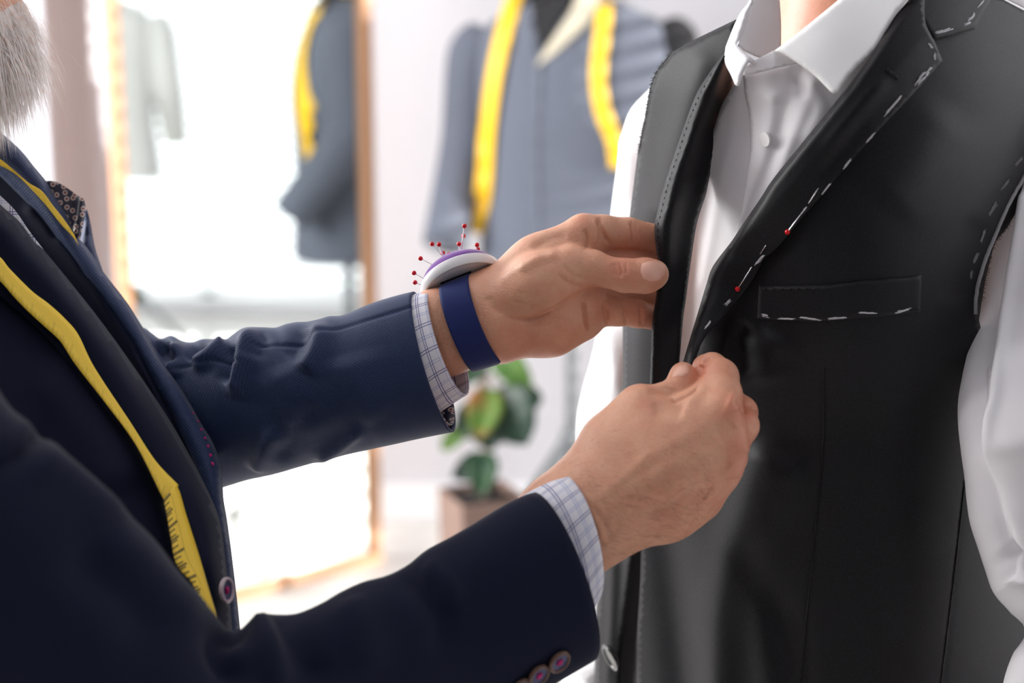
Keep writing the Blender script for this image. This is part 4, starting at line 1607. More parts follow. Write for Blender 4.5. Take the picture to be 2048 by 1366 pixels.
# frayed threads along the cut armholes: short fibres
bvl, bvr = bvh_of(VL), bvh_of(VR)
fr = []
for line, out in ((ARM, (1, .35)), ([(1341, 106), (1312, 144), (1299, 180), (1290, 232), (1284, 259), (1275, 308)], (-1, -.2))):
    L = resample(crom(line, 8), 1.7)
    fn = vl_dep if line is ARM else vr_dep
    for x, y in L:
        if y > 600:
            continue
        dd = float(fn(np.array([x]), np.array([y]))[0])
        a = P(x - out[0] * 3, y - out[1] * 3, dd)
        ln = random.uniform(.5, 3.4)
        b = P(x + out[0] * ln + random.uniform(-3, 3), y + out[1] * ln + random.uniform(-4, 4), dd + random.uniform(-.002, .002))
        fr.append(tube_mesh([a, (a + b) / 2 + RNG.normal(0, .0004, 3), b], [.0002, .00016, .0001], 4))
fo = mesh_obj('frayed_edge', *join(fr), M['vest'], vest)
fo['kind'] = 'stuff'

LLI = [(1850, -48), (1815, 6), (1795, 30), (1770, 69), (1747, 104), (1700, 168), (1640, 242), (1546, 358), (1520, 398), (1486, 448), (1462, 484), (1426, 532), (1412, 571), (1396, 624), (1380, 677), (1366, 724)]
LLO = [(1389, 738), (1390, 710), (1396, 695), (1417, 666), (1438, 645), (1465, 611), (1488, 582), (1512, 545), (1525, 519), (1547, 502), (1597, 444), (1661, 370), (1753, 265), (1827, 187), (1885, 121)]


def ll_dep(px, py):
    d, _ = line_dist(px, py, crom(LLO, 4))
    return chest(px, py) - .007 - .072 * np.exp(-(((px - 1385) / 75)**2 + ((py - 735) / 120)**2)) - .006 * np.clip(d / 60, 0, 1) - folds(px, py, [
        ([(1780, 150), (1720, 215), (1640, 320)], 18, .003), ([(1740, 240), (1690, 290), (1640, 360)], 14, -.002), ([(1470, 500), (1440, 570), (1420, 640)], 22, .003)])


LL = panel('lapel', [LLI, [(1366, 724), (1370, 800)], [(1370, 800), (1402, 802)], [(1402, 802), LLO[0]], LLO, [(1885, 121), (1868, 80)], [(1868, 80), (1862, 70), (1850, 40), (1850, -48)]], ll_dep, M['vest'], vest, step=7, thick=.0024, edge=.010, edge_w=14, edge_mask=crom(LLI, 6))
LC = panel('collar', [[(1818, 2), (1860, 68), (1868, 79)], [(1868, 79), (1950, 59)], [(1950, 59), (1982, 0), (2000, -50)], [(2000, -50), (1838, -50)], [(1838, -50), (1818, 2)]], lambda px, py: chest(px, py) - .012, M['vest'], vest, step=7, thick=.0026, edge=.002, edge_w=6)
panel('shoulder_facing', [[(1975, -50), (1985, -20), (2048, 14), (2075, 28)], [(2075, 28), (2110, 40)], [(2110, 40), (2110, -50)], [(2110, -50), (1975, -50)]], lambda px, py: chest(px, py) + .001, M['white'], vest, step=8, thick=.001)
pk = panel('welt_pocket', [[(1518, 571), (1590, 571), (1665, 569), (1726, 562), (1843, 551)], [(1843, 551), (1840, 624)], [(1840, 624), (1747, 634), (1648, 641), (1583, 641), (1514, 637)], [(1514, 637), (1518, 571)]], lambda px, py: vl_dep(px, py) - .0028, M['vest'], vest, step=6, thick=.0018, edge=.0016, edge_w=5)
panel('front_facing', [[(1262, 980), (1310, 980)], [(1310, 980), (1300, 1200), (1290, 1420)], [(1290, 1420), (1205, 1420)], [(1205, 1420), (1220, 1250), (1262, 980)]], lambda px, py: chest(px, py) + .034, M['lining'], vest, step=9, thick=.001)

# basting stitches: thread lying on the cloth, sinking in at both ends
STITCH = {'LL': [((1856, 86), (1867, 99)), ((1868, 107), (1870, 121)), ((1864, 134), (1848, 152)), ((1852, 141), (1824, 177)), ((1858, 146), (1832, 172)), ((1803, 192), (1764, 238)), ((1750, 265), (1729, 290)), ((1702, 318), (1685, 341)), ((1661, 366), (1640, 394)), ((1614, 413), (1599, 431)), ((1528, 509), (1506, 533)), ((1462, 598), (1447, 614)), ((1422, 643), (1407, 661))],
          'LC': [((1870, 67), (1888, 62), (1911, 55)), ((1928, 49), (1943, 44)), ((1935, 42), (1947, 32), (1949, 23)), ((1954, 16), (1969, 0))],
          'pk': [((1523, 630), (1541, 634)), ((1556, 637), (1595, 638)), ((1600, 634), (1648, 641)), ((1656, 637), (1701, 634)), ((1718, 625), (1759, 627)), ((1790, 626), (1827, 616))],
          'VL': [((2044, 316), (2027, 337)), ((2018, 360), (2000, 383)), ((1993, 406), (1974, 436)), ((1970, 459), (1959, 490)), ((1957, 505), (1945, 530)), ((1943, 541), (1941, 560))]}
OWN = {'LL': LL, 'LC': LC, 'pk': pk, 'VL': VL}
BV = {q: bvh_of(o) for q, o in OWN.items()}


def thread_on(bv, pts, r, strands=3, spread=2.2, bury=True, arch=.0006):
    out = []
    L = resample(crom(pts, 8), 5)
    n = len(L)
    for s in range(strands):
        off = RNG.normal(0, spread, 2)
        pp = []
        for i, (x, y) in enumerate(L):
            h = hit(bv, x + off[0], y + off[1])
            if h is None:
                continue
            q = i / max(1, n - 1)
            up = arch * math.sin(math.pi * q) + r * (0.6 + .7 * s) - (r * 2.5 if bury and i in (0, n - 1) else 0)
            view = np.array([0, 0, CAM_H]) - h[0]
            view /= np.linalg.norm(view)
            pp.append(h[0] + view * up + RNG.normal(0, .00012, 3))
        if len(pp) > 1:
            out.append(tube_mesh(pp, r, 6))
    return out


for q, strokes in STITCH.items():
    for st in strokes:
        parts = []
        wide = .9 if q != 'VL' else 1.2
        for s_ in range(7):
            a_, b_ = random.uniform(0, .16), random.uniform(.84, 1)
            ln_ = crom(st, 10)
            ln_ = ln_[int(a_ * (len(ln_) - 1)):int(b_ * (len(ln_) - 1)) + 1]
            off_ = RNG.normal(0, wide, 2)
            parts += thread_on(BV[q], [tuple(p_ + off_ + RNG.normal(0, .25, 2)) for p_ in ln_[::max(1, len(ln_) // 4)]], .00022 if q != 'VL' else .0003, 1, 0, True, .0004)
        if parts:
            mesh_obj('basting_stitch', *join(parts), M['basting'] if q != 'VL' else plain('soft_basting', (120, 120, 124), .9), OWN[q])
mesh_obj('dart_seam', *join(thread_on(BV['VL'], [(1648, 735), (1646, 900), (1622, 1150), (1600, 1380)], .0007, 1, 0, False, 0)), M['vest'], VL)
mesh_obj('side_seam', *join(thread_on(BV['VL'], [(1930, 960), (1905, 1180), (1880, 1380)], .0006, 1, 0, False, 0)), M['vest'], VL)
# piping along the left armhole
cord = thread_on(BV['VL'], [(2060, 330), (2048, 354), (2018, 408), (1991, 469), (1966, 533), (1952, 590), (1951, 628)], .0016, strands=1, spread=0, bury=False, arch=0)
M['piping'] = plain('grey_piping', (150, 150, 152), .8)
mesh_obj('armhole_cord', *join(cord), M['piping'], VL)
# pick stitches on the right lapel edge and on the pocket's top edge: small dark dashes
blr = bvh_of(LR)
pick = []
for x, y in resample(crom([(1420, 150), (1398, 190), (1375, 246), (1349, 325), (1332, 378), (1319, 431), (1314, 453), (1317, 500)], 8), 13):
    pick += thread_on(blr, [(x + 2, y - 2.2), (x + 1, y + 2.2)], .0003, 1, 0, False, 0)
mesh_obj('pick_stitching', *join(pick), M['dark_thread'], LR)
pick = []
for x in np.arange(1529, 1650, 16.5):
    pick += thread_on(BV['pk'], [(x - 3, 577.5), (x + 3, 577.5)], .0006, 1, 0, False, 0)
mesh_obj('pick_stitching', *join(pick), M['dark_thread'], pk)
hole = []
for i in range(16):
    a = i / 15
    x, y = 1774 + 21 * a, 140 + 16 * a
    hole += thread_on(BV['LL'], [(x - 2.5 + RNG.normal(0, 2), y + 3), (x + 2.5, y - 3 + RNG.normal(0, 2))], .0005, 1, 0, False, .0003)
mesh_obj('buttonhole', *join(hole), M['dark_thread'], LL)

# the button on his right front, standing nearly edge on
h = hit(bvr, 1222, 1312)
bn = np.array([-.80, -.36, -.34])
bn /= np.linalg.norm(bn)
M['button_black'] = plain('black_button', (22, 22, 24), .15)
bt = disc_at('button', h[0] + np.array([.001, -.011, .004]), bn, .0120, .0036, M['button_black'], vest)
mesh_obj('button_shank', *tube_mesh([h[0] + [0, -.0, 0], h[0] + np.array([.001, -.011, .004])], .0015, 8), M['dark_thread'], bt)

# pins in the left lapel
def lapel_pin(head, mid, a2, b2, label):
    bb = [BV['LL'], BV['VL']]
    hh, mm = hit(bb, *head), hit(bb, *mid)
    vw = np.array([0, 0, CAM_H]) - hh[0]
    vw /= np.linalg.norm(vw)
    r = empty('dressmaker_pin', hh[0] + vw * .0016, label, 'pin', 'pins in the charcoal lapel')
    h0 = hh[0] + vw * .0016
    mesh_obj('head', *sphere_mesh(h0, .00185, 16, 10), M['red'], r)
    pts = [h0, mm[0] + vw * .0002]
    p2, p3 = hit(bb, *a2), hit(bb, *b2)
    m2 = (mm[0] + p2[0]) / 2 - vw * .0025
    line = crom([h0, h0 * .5 + mm[0] * .5 + vw * .0012, mm[0] + vw * .0003, m2, p2[0] + vw * .0004, p3[0] + vw * .0012], 6)
    mesh_obj('shaft', *tube_mesh(line, np.interp(np.linspace(0, 1, len(line)), [0, .9, 1], [.00042, .00042, .0001]), 8), M['steel'], r)


lapel_pin((1575, 464), (1599, 432), (1620, 402), (1637, 376), 'red headed pin in the waistcoat lapel, higher of the two')
lapel_pin((1475, 578), (1501, 538), (1524, 502), (1532, 490), 'red headed pin in the waistcoat lapel, lower one beside the pocket')

# ------------------------------------------------------------------ the bearded man pinning the waistcoat
tl = empty('person', (-0.34, 1.12, 0), 'grey bearded man in navy jacket reaching out with both hands to the waistcoat', 'person')
tlat = np.array([-0.22, 0.975, 0])                    # towards his left shoulder (away from us)
tfac = np.array([0.975, 0.22, 0])
TT = np.stack([tlat, tfac, upw])
h1v, h1f, h1a = upper_hand()
h2v, h2f, h2a = lower_hand()
tc_ = P(-400, 1000, 1.16)                               # middle of his trunk
sl, sr = P(20, 760, 1.36), P(-330, 900, 1.0)
B = [ell(tc_, TT, (.15, .08, .27), 'b'), ell(tc_ - upw * .28, TT, (.13, .08, .20), 'b')]
hd2 = P(-236, -215, 1.19)
B += [ell(hd2, TT, (.074, .096, .115), 'b'), ell(hd2 + tfac * .035 - upw * .085, TT, (.052, .050, .042), 'b'),
      cone(hd2 - upw * .06 - tfac * .045, tc_ + upw * .20, .05, .055, 'b'), cone(sl, tc_ + upw * .13, .03, .05, 'b'), cone(sr, tc_ + upw * .13, .03, .05, 'b')]
el1, el2 = P(330, 850, 1.305), P(430, 1450, 0.995)
B += [cone(sl, el1, .036, .036, 'b'), cone(el1, P(770, 738, 1.212), .032, .020, 'b'), cone(sr, el2, .036, .030, 'b'), cone(el2, P(1020, 1172, 1.106), .028, .020, 'b')]
hip2 = tc_ - upw * .45
for sgn in (-1, 1):
    kn = hip2 + tlat * sgn * .095 - upw * .30
    an = np.array([kn[0], kn[1], .09])
    B += [cone(hip2 + tlat * sgn * .075, kn, .08, .055, 'b'), cone(kn, an, .055, .04, 'b'), cone(an - [0, 0, .05], an + tfac * .13 - [0, 0, .055], .035, .028, 'b')]
bv_, bf_ = build_skin(B, [('b', .04, .02)], .007)
allv, allf = join([(h1v, h1f.tolist()), (h2v, h2f.tolist()), (bv_, bf_.tolist())])
tbody = mesh_obj('body', allv, allf, M['skin'], tl, attrs={'flush': np.concatenate([h1a, h2a, np.zeros(len(bv_))])})
for sgn in (-1, 1):
    mesh_obj('eye', *sphere_mesh(hd2 + tfac * .086 + tlat * sgn * .032 + upw * .005, .0125, 14, 10), M['eye'], tbody)
    mesh_obj('ear', *sphere_mesh(hd2 + tlat * sgn * .075 - tfac * .01, (.010, .020, .032), 12, 8, TT), M['skin'], tbody)
mesh_obj('nose', *sphere_mesh(hd2 + tfac * .100 - upw * .026, (.016, .020, .026), 14, 10, TT), M['skin'], tbody)
mesh_obj('mouth', *sphere_mesh(hd2 + tfac * .090 - upw * .064, (.024, .008, .007), 14, 8, TT), bpy.data.materials['lips'], tbody)
hv, hf = sphere_mesh(hd2 + upw * .03 - tfac * .012, (.082, .102, .110), 24, 14, TT)
hk = [q for q in hf if not ((hv[q].mean(0) - hd2) @ tfac > .045 and (hv[q].mean(0) - hd2) @ upw < .075) and (hv[q].mean(0) - hd2) @ upw > -.05]
M['hair_grey'] = plain('grey_hair', (176, 170, 166), .7)
mesh_obj('hair', hv, hk, M['hair_grey'], tl)
for sgn in (-1, 1):
    kn = hip2 + tlat * sgn * .095 - upw * .30
    pth = crom([hip2 + tlat * sgn * .06 + upw * .12, hip2 + tlat * sgn * .082 - upw * .05, kn, np.array([kn[0], kn[1], .06])], 8)
    mesh_obj('trouser_leg', *tube_mesh(pth, np.interp(np.linspace(0, 1, len(pth)), [0, .3, .65, 1], [.10, .105, .080, .075]), 28), M['trouser'], tl)
    mesh_obj('shoe', *sphere_mesh(np.array([kn[0], kn[1], .045]) + tfac * .06, (.048, .14, .045), 18, 10, TT), M['black'], tl)

# thumb nails: thin curved plates set on the tips
tb = BVHTree.FromPolygons([Vector(q) for q in allv], allf)


def nail(outl, lift, step=3.0):
    def dep(px, py):
        out = np.array([(lambda h: unP(h[0])[2] if h else np.nan)(hit(tb, x, y)) for x, y in zip(px, py)])
        out[np.isnan(out)] = np.nanmax(out)
        d, _ = line_dist(px, py, np.concatenate([outline(outl, step)] * 1 + [outline(outl, step)[:1]]))
        return out - lift * np.clip(d / 5 + .15, 0, 1)
    o = panel('thumbnail', outl, dep, M['nail'], tbody, step=step, thick=.0)
    return o


nail([[(1284, 527), (1300, 522), (1318, 523), (1327, 530)], [(1327, 530), (1331, 541), (1324, 556), (1316, 561)], [(1316, 561), (1300, 563), (1288, 557)], [(1286, 557), (1281, 543), (1284, 527)]], .0007)
nail([[(1344, 754), (1345, 744), (1352, 733), (1361, 729)], [(1361, 729), (1371, 730), (1377, 736)], [(1377, 736), (1375, 746), (1366, 752)], [(1366, 752), (1354, 752), (1344, 754)]], .0007)

# hairs on the wrists and the back of the near hand
hairs = []
n_hair = 0
while n_hair < 1200:
    if n_hair < 1040:
        x, y = random.uniform(1110, 1420), random.uniform(860, 1120)
        dv = np.array([.85, .35])
    else:
        x, y = random.uniform(868, 930), random.uniform(575, 720)
        dv = np.array([.2, -.5])
    n_hair += 1
    h = hit(tb, x, y)
    if h is None or (x < 1420 and x > 1100 and random.random() < np.clip((1000 - y) / 130, .0, .93)):
        continue
    ln = random.uniform(.003, .008)
    dw = RGT * (dv[0] + random.gauss(0, .35)) - UPV * (dv[1] + random.gauss(0, .35))
    nn = h[1]
    dw = dw - nn * (dw @ nn)
    dw /= np.linalg.norm(dw) + 1e-9
    pp = [h[0] - nn * .0003, h[0] + dw * ln * .5 + nn * ln * .22, h[0] + dw * ln + nn * ln * .16]
    hairs.append(tube_mesh(pp, [.00005, .00004, .00002], 3, False))
M['hair_dark'] = plain('arm_hair', (110, 76, 54), .6)
ho = mesh_obj('arm_hair', *join(hairs), M['hair_dark'], tl)
ho['kind'] = 'stuff'

# beard
bs = []
bcn = hd2 + tfac * .046 - upw * .098
bv0, bf0 = sphere_mesh(bcn, (.052, .052, .046), 20, 12, TT)
bs.append((bv0, bf0))
for i in range(5600):
    z = random.uniform(-1, .75)
    a = random.uniform(-1.9, 1.9)
    q = math.sqrt(1 - z * z)
    nn = tfac * (q * math.cos(a)) + tlat * (q * math.sin(a)) + upw * z
    root = bcn + tfac * (nn @ tfac) * .050 + tlat * (nn @ tlat) * .050 + upw * z * .044
    ln = random.uniform(.018, .042) * (1.25 if z < 0 else .8)
    cur = np.array([random.gauss(0, 1), random.gauss(0, 1), random.gauss(0, 1)])
    dr = nn * .5 - upw * .75 + cur * .16
    dr /= np.linalg.norm(dr)
    p1 = root + dr * ln * .5 + cur * .001
    d2_ = dr - upw * .45
    p2 = root + d2_ / np.linalg.norm(d2_) * ln + cur * .002
    side = np.cross(dr, [0, 0, 1.0])
    side /= np.linalg.norm(side) + 1e-9
    w = .00021
    bs.append((np.array([root - side * w, root + side * w, p1 - side * w, p1 + side * w, p2]), [[0, 1, 3, 2], [2, 3, 4]]))
_k = N('beard_hair_mix')
_tc = _k.n('ShaderNodeTexCoord')
_ns = _k.n('ShaderNodeTexNoise', i_Scale=260.0)
_k.l(_tc.outputs['Object'], _ns.inputs['Vector'])
_k.l(_k.ramp(_ns.outputs[0], [(.30, lin((240, 212, 198))), (.50, lin((255, 252, 248)))]), _k.b.inputs['Base Color'])
_k.set(Roughness=.6)
bo = mesh_obj('beard', *join(bs), _k.m, tl)
bo['kind'] = 'stuff'

# --- jacket
jk = empty('jacket', world_loc(tl))
jk.parent = tl
jk.location = (0, 0, 0)
sh2 = empty('shirt', world_loc(tl))
sh2.parent = tl
sh2.location = (0, 0, 0)

stack('jacket_body', [(0, 0, .23, .06, .05), (0, 0, .22, .11, .07), (0, 0, .17, .165, .09), (0, 0, .05, .185, .108), (0, 0, -.2, .175, .10), (0, 0, -.42, .19, .115), (0, 0, -.52, .20, .12), (0, 0, -.522, .15, .09)], math.atan2(tlat[1], tlat[0]), tc_, M['navy_plain'], jk)
FT = [(230, 690), (285, 655), (315, 677), (345, 672), (373, 686), (410, 677), (448, 681), (479, 660), (510, 654), (554, 655), (581, 645), (619, 643), (660, 632), (687, 630), (739, 608), (790, 592), (827, 583)]
FB = [(330, 1010), (446, 975), (499, 959), (551, 948), (602, 933), (653, 919), (704, 907), (773, 892), (841, 877), (907, 864)]


def far_relief(px, py, t, a):
    return 1.7 * folds(px, py, [
        ([(512, 652), (498, 688), (488, 722), (478, 762), (462, 800)], 17, .0055), ([(536, 662), (516, 690), (506, 720)], 15, -.002), ([(470, 690), (462, 730), (450, 770)], 14, -.003),
        ([(648, 640), (632, 704), (605, 746)], 22, .0040), ([(612, 655), (596, 690), (575, 720)], 20, -.0025), ([(455, 676), (433, 702), (405, 722), (380, 735)], 14, .0045), ([(420, 690), (395, 700), (375, 725)], 10, -.003),
        ([(322, 680), (330, 700), (345, 730)], 12, -.006), ([(350, 680), (340, 720), (345, 760)], 14, .003), ([(735, 850), (680, 890), (622, 925)], 12, .003), ([(560, 850), (530, 900), (505, 945)], 20, .0035), ([(640, 800), (590, 870), (560, 930)], 22, -.002),
        ([(821, 613), (768, 630), (715, 646), (653, 666), (619, 680), (574, 689), (513, 691)], 3.4, -.0009, 'none'), ([(486, 727), (431, 723), (400, 730), (369, 734), (340, 745)], 3.4, -.0009, 'none'),
        ([(700, 700), (720, 780), (760, 850)], 60, .002), ([(560, 720), (600, 800), (640, 880)], 50, .002)])


far_sleeve = loft('sleeve', rings_from(FT, FB, 30, [1.315, 1.285, 1.25, 1.222, 1.205], [.055, .056, .052, .047, .040], [0, 0, -.003, -.006, -.008]), M['navy'], jk, nseg=220, step=.0021, relief=far_relief, cap=(True, False), thick=.0016)
NT = [(-250, 560), (-60, 700), (20, 815), (84, 863), (117, 902), (165, 950), (214, 993), (305, 1077), (363, 1155), (402, 1194), (432, 1230), (470, 1254), (523, 1230), (565, 1221), (613, 1222), (667, 1191), (728, 1163), (794, 1144), (851, 1101), (913, 1068), (974, 1031), (1040, 992), (1060, 986)]
NB = [(-560, 860), (-430, 1000), (-380, 1200), (-240, 1450), (-60, 1600), (160, 1700), (420, 1700), (640, 1610), (800, 1530), (960, 1455), (1090, 1380), (1188, 1322)]


def near_relief(px, py, t, a):
    return folds(px, py, [
        ([(470, 1258), (440, 1300), (480, 1380)], 26, -.010, 'end'), ([(560, 1225), (600, 1290), (640, 1380)], 26, -.007, 'end'), ([(520, 1235), (540, 1300), (560, 1400)], 22, .006, 'end'),
        ([(800, 1145), (850, 1175), (885, 1240), (880, 1330)], 22, -.006), ([(840, 1130), (880, 1160), (930, 1230)], 22, .004), ([(690, 1190), (720, 1260), (740, 1360)], 40, .005), ([(0, 922), (45, 900), (84, 866)], 14, -.010, 'none'),
        ([(60, 910), (150, 960), (260, 1060)], 40, .006), ([(120, 1100), (240, 1180), (330, 1290)], 50, -.006), ([(200, 1050), (300, 1150), (400, 1260)], 40, .005)])


near_sleeve = loft('sleeve', rings_from(NT, NB, 36, [1.0, .945, .93, .945, .965, .99, 1.03, 1.065, 1.095, 1.112], [.06, .07, .074, .070, .066, .062, .056, .048, .042], [0, 0, 0, 0, 0, .003, .006, .011, .015]), M['navy_plain'], jk, nseg=96, step=.006, relief=near_relief, cap=(True, False), thick=.0016)
# linings inside the cuffs
loft('sleeve_lining', rings_from([(795, 603), (826, 592)], [(850, 862), (904, 850)], 6, [1.208, 1.205], [.036, .0345], [-.008, -.008]), M['paisley'], jk, nseg=48, step=.004, cap=(False, False), thick=.0006)
# shirt cuffs
loft('cuff', rings_from([(790, 612), (825, 590), (861, 579)], [(850, 846), (890, 818), (934, 790)], 8, [1.206, 1.204, 1.203], [.034, .033, .032], [-.004, -.006, -.008]), M['plaid'], sh2, nseg=80, step=.003, cap=(False, False), thick=.0012)
loft('cuff', rings_from([(1020, 1010), (1062, 980), (1112, 953)], [(1120, 1300), (1160, 1262), (1194, 1206)], 8, [1.112, 1.116, 1.118], [.034, .033, .032], [.012, .014, .016]), M['plaid'], sh2, nseg=80, step=.003, cap=(False, False), thick=.0012)

# front of the jacket, from the far side to the near side
def lay(d0, cross, fold=None):
    """a layer of the jacket front: nearer down the run of the lapels, farther across towards his left side"""
    def dep(px, py):
        t_, s_ = px * .48 + (py - 400) * .88, px * .88 - (py - 400) * .48
        return d0 - 1.1e-4 * t_ + cross * s_ - (folds(px, py, fold) if fold else 0)
    return dep


SIL = [(-220, 110), (-60, 225), (0, 264), (42, 301), (68, 333), (92, 362), (106, 388), (135, 433), (150, 468), (170, 490), (197, 527), (206, 543), (232, 578), (258, 611), (296, 680), (321, 721), (349, 759), (376, 800), (403, 848), (424, 882), (438, 916), (444, 950), (447, 998), (454, 1045), (466, 1130), (479, 1246), (485, 1330)]
INN = [(440, 1330), (436, 1200), (430, 1110), (415, 1020), (385, 930), (340, 840), (300, 770), (262, 690), (240, 660), (200, 605), (165, 560), (125, 500), (70, 425), (0, 352), (-60, 300), (-220, 185)]
far_front = panel('far_front', [[(150, 484), (160, 478), (168, 440), (172, 416), (181, 446), (190, 495), (206, 543)], [(206, 543), (258, 611), (349, 759), (424, 882), (447, 998), (466, 1130), (486, 1330)], [(486, 1330), (440, 1330)], [(440, 1330), (415, 1000), (300, 740), (190, 560), (150, 484)]],
                  lay(1.279, 1.2e-4), M['navy'], jk, step=10, thick=.002, edge=.02, edge_w=26)
far_lapel = panel('lapel', [SIL, [(485, 1330), (440, 1330)], INN, [(-220, 185), (-220, 110)]], lay(1.262, 1.2e-4, [([(-40, 262), (60, 352), (150, 500), (250, 640), (340, 780), (410, 920), (436, 1060)], 24, .008, 'none')]), M['navy'], jk, step=9, thick=.002, edge=.010, edge_w=20)
panel('waistcoat_front', [[(-240, 110), (-80, 240), (60, 360), (200, 560), (340, 780), (430, 980), (460, 1300)], [(460, 1300), (380, 1330)], [(380, 1330), (290, 1040), (150, 740), (20, 580), (-240, 370)], [(-240, 370), (-240, 110)]],
      lay(1.276, 0, [([(60, 420), (160, 545), (240, 655), (300, 770), (360, 900)], 8, .006, 'none'), ([(120, 480), (200, 590), (270, 710), (340, 860)], 7, .006, 'none')]), M['navy_plain'], jk, step=10, thick=.001)
panel('shirt_collar', [[(-220, 190), (-60, 335), (0, 391), (29, 420), (58, 462), (86, 498)], [(86, 498), (71, 490), (39, 447), (0, 412), (-60, 362), (-220, 225)], [(-220, 225), (-220, 190)]], lay(1.224, 0), M['plaid'], sh2, step=6, thick=.001)
NL1 = [(-240, 190), (-80, 330), (0, 409), (39, 444), (71, 487), (84, 496), (155, 582), (219, 665), (286, 760), (345, 850), (400, 950), (436, 1030), (449, 1100), (464, 1246), (468, 1330)]
near_lapel = panel('lapel', [NL1, [(468, 1330), (400, 1330)], [(400, 1330), (370, 1160), (320, 960), (220, 830), (100, 680), (0, 590), (-80, 520), (-240, 390)], [(-240, 390), (-240, 190)]],
                   lay(1.197, 2e-4, [([(0, 450), (100, 560), (200, 690), (300, 860), (370, 1000), (410, 1120)], 40, .008, 'none')]), M['navy_plain'], jk, step=10, thick=.002, edge=.022, edge_w=40, edge_mask=crom(NL1, 6))
NF = [(-260, 330), (-80, 470), (0, 530), (64, 590), (130, 650), (200, 752), (266, 865), (318, 960), (355, 1080), (390, 1180), (430, 1240), (466, 1330)]
near_front = panel('near_front', [NF, [(466, 1330), (440, 1460)], [(440, 1460), (-260, 1460)], [(-260, 1460), (-260, 330)]], lay(1.205, 2e-4, [([(60, 700), (180, 860), (260, 1000)], 60, .010)]), M['navy_plain'], jk, step=14, thick=.002, edge=.01, edge_w=30, edge_mask=crom(NF, 6))
# breast pocket square on the far side, its patterned inside and its folded tip
ps = panel('pocket_square', [[(90, 361), (113, 364), (139, 379), (161, 395), (168, 397)], [(168, 397), (171, 414), (168, 440), (161, 477)], [(161, 477), (148, 474), (130, 440), (104, 390), (90, 361)]],
           lay(1.272, 1e-4, [([(163, 398), (160, 440), (154, 474)], 8, .007, 'none')]), M['paisley'], jk, step=5, thick=.001)
# magenta pick stitches of the lapel buttonhole
lb = bvh_of(far_lapel)
mg = []
for i, (x, y) in enumerate([(388, 827), (397, 843), (404, 860), (411, 877), (417, 893), (422, 911), (426, 928)]):
    h = hit(lb, x - 2, y)
    if h:
        mg.append(sphere_mesh(h[0] + h[1] * .0004, .0007 + .0002 * i * .5, 8, 6))
mesh_obj('buttonhole_stitches', *join(mg), M['magenta'], far_lapel)
# far jacket button
M['horn'] = plain('brown_horn_rim', (104, 78, 66), .35)
M['button_face'] = plain('slate_blue_button', (72, 76, 116), .3)
M['button_pale'] = plain('pearly_button', (206, 190, 196), .2)


def sewn_button(c, n, r, rim, face, parent):
    n = np.asarray(n, float) / np.linalg.norm(n)
    b = disc_at('button', c, n, r, .0030, rim, parent, profile=[(0, 0), (r * .9, 0), (r, .0008), (r, .0024), (r * .93, .0031), (r * .80, .0031), (r * .74, .0020)])
    disc_at('face', c + n * .0, n, r * .76, .002, face, b, profile=[(0, .0008), (r * .75, .0008), (r * .75, .0019), (r * .4, .0016), (0, .0015)])
    u = np.cross(n, [0, 0, 1.0])
    u /= np.linalg.norm(u)
    w = np.cross(n, u)
    q = r * .20
    th = [tube_mesh([c + n * .0016 + s1 * q * (u + w), c + n * .0026, c + n * .0016 - s1 * q * (u + w)], .0009, 6) for s1 in (1,)] + [tube_mesh([c + n * .0016 + q * (u - w), c + n * .0026, c + n * .0016 - q * (u - w)], .0009, 6)]
    mesh_obj('thread', *join(th), M['magenta'], b)
    return b


nb = hit([bvh_of(near_lapel), lb], 440, 1180)
sewn_button(nb[0] + np.array([.004, -.006, .002]), (.93, -.30, .15), .0085, M['button_pale'], M['button_face'], jk)
sbv = bvh_of(near_sleeve)
for x, y in ((1115, 1320), (1074, 1347), (1038, 1374)):
    h = hit(sbv, x, y)
    if h is None:
        continue
    v_ = np.array([0, 0, CAM_H]) - h[0]
    v_ /= np.linalg.norm(v_)
    sewn_button(h[0] + h[1] * .0008, h[1] * .6 + v_ * .3 + RGT * .35 - UPV * .25, .0080, M['horn'], M['button_face'], jk)

# --- the tape round his neck
tape = empty('tape_measure', P(150, 640, 1.12), 'yellow tape measure hanging round the neck of the man in navy', 'tape measure')


def ribbon(name, a, b, dep, mat, parent, n=80, cross=5, thick=.0006):
    """a ribbon between two drawn edges"""
    A, C = resample(crom(a, 12), 1e-9 + np.linalg.norm(np.diff(crom(a, 12), axis=0), axis=1).sum() / n), None
    La, Lb = crom(a, 12), crom(b, 12)

    def along(L):
        s = np.concatenate([[0], np.cumsum(np.linalg.norm(np.diff(L, axis=0), axis=1))])
        q = np.linspace(0, s[-1], n + 1)
        return np.stack([np.interp(q, s, L[:, k]) for k in range(2)], -1)
    A, C = along(La), along(Lb)
    V = np.zeros((n + 1, cross, 3))
    for j in range(cross):
        q = j / (cross - 1)
        e = A * (1 - q) + C * q
        V[:, j] = P(e[:, 0], e[:, 1], dep(e[:, 0], e[:, 1], q))
    run = np.concatenate([[0], np.cumsum(np.linalg.norm(np.diff(V[:, cross // 2], axis=0), axis=1))])
    uv = np.array([[j / (cross - 1), run[i]] for i in range(n + 1) for j in range(cross)])
    fs = [[i * cross + j, i * cross + j + 1, (i + 1) * cross + j + 1, (i + 1) * cross + j] for i in range(n) for j in range(cross - 1)]
    fs = orient_to_cam(V.reshape(-1, 3), fs)
    o = mesh_obj(name, V.reshape(-1, 3), fs, mat, parent, uv=uv)
    solidify(o, thick)
    return o


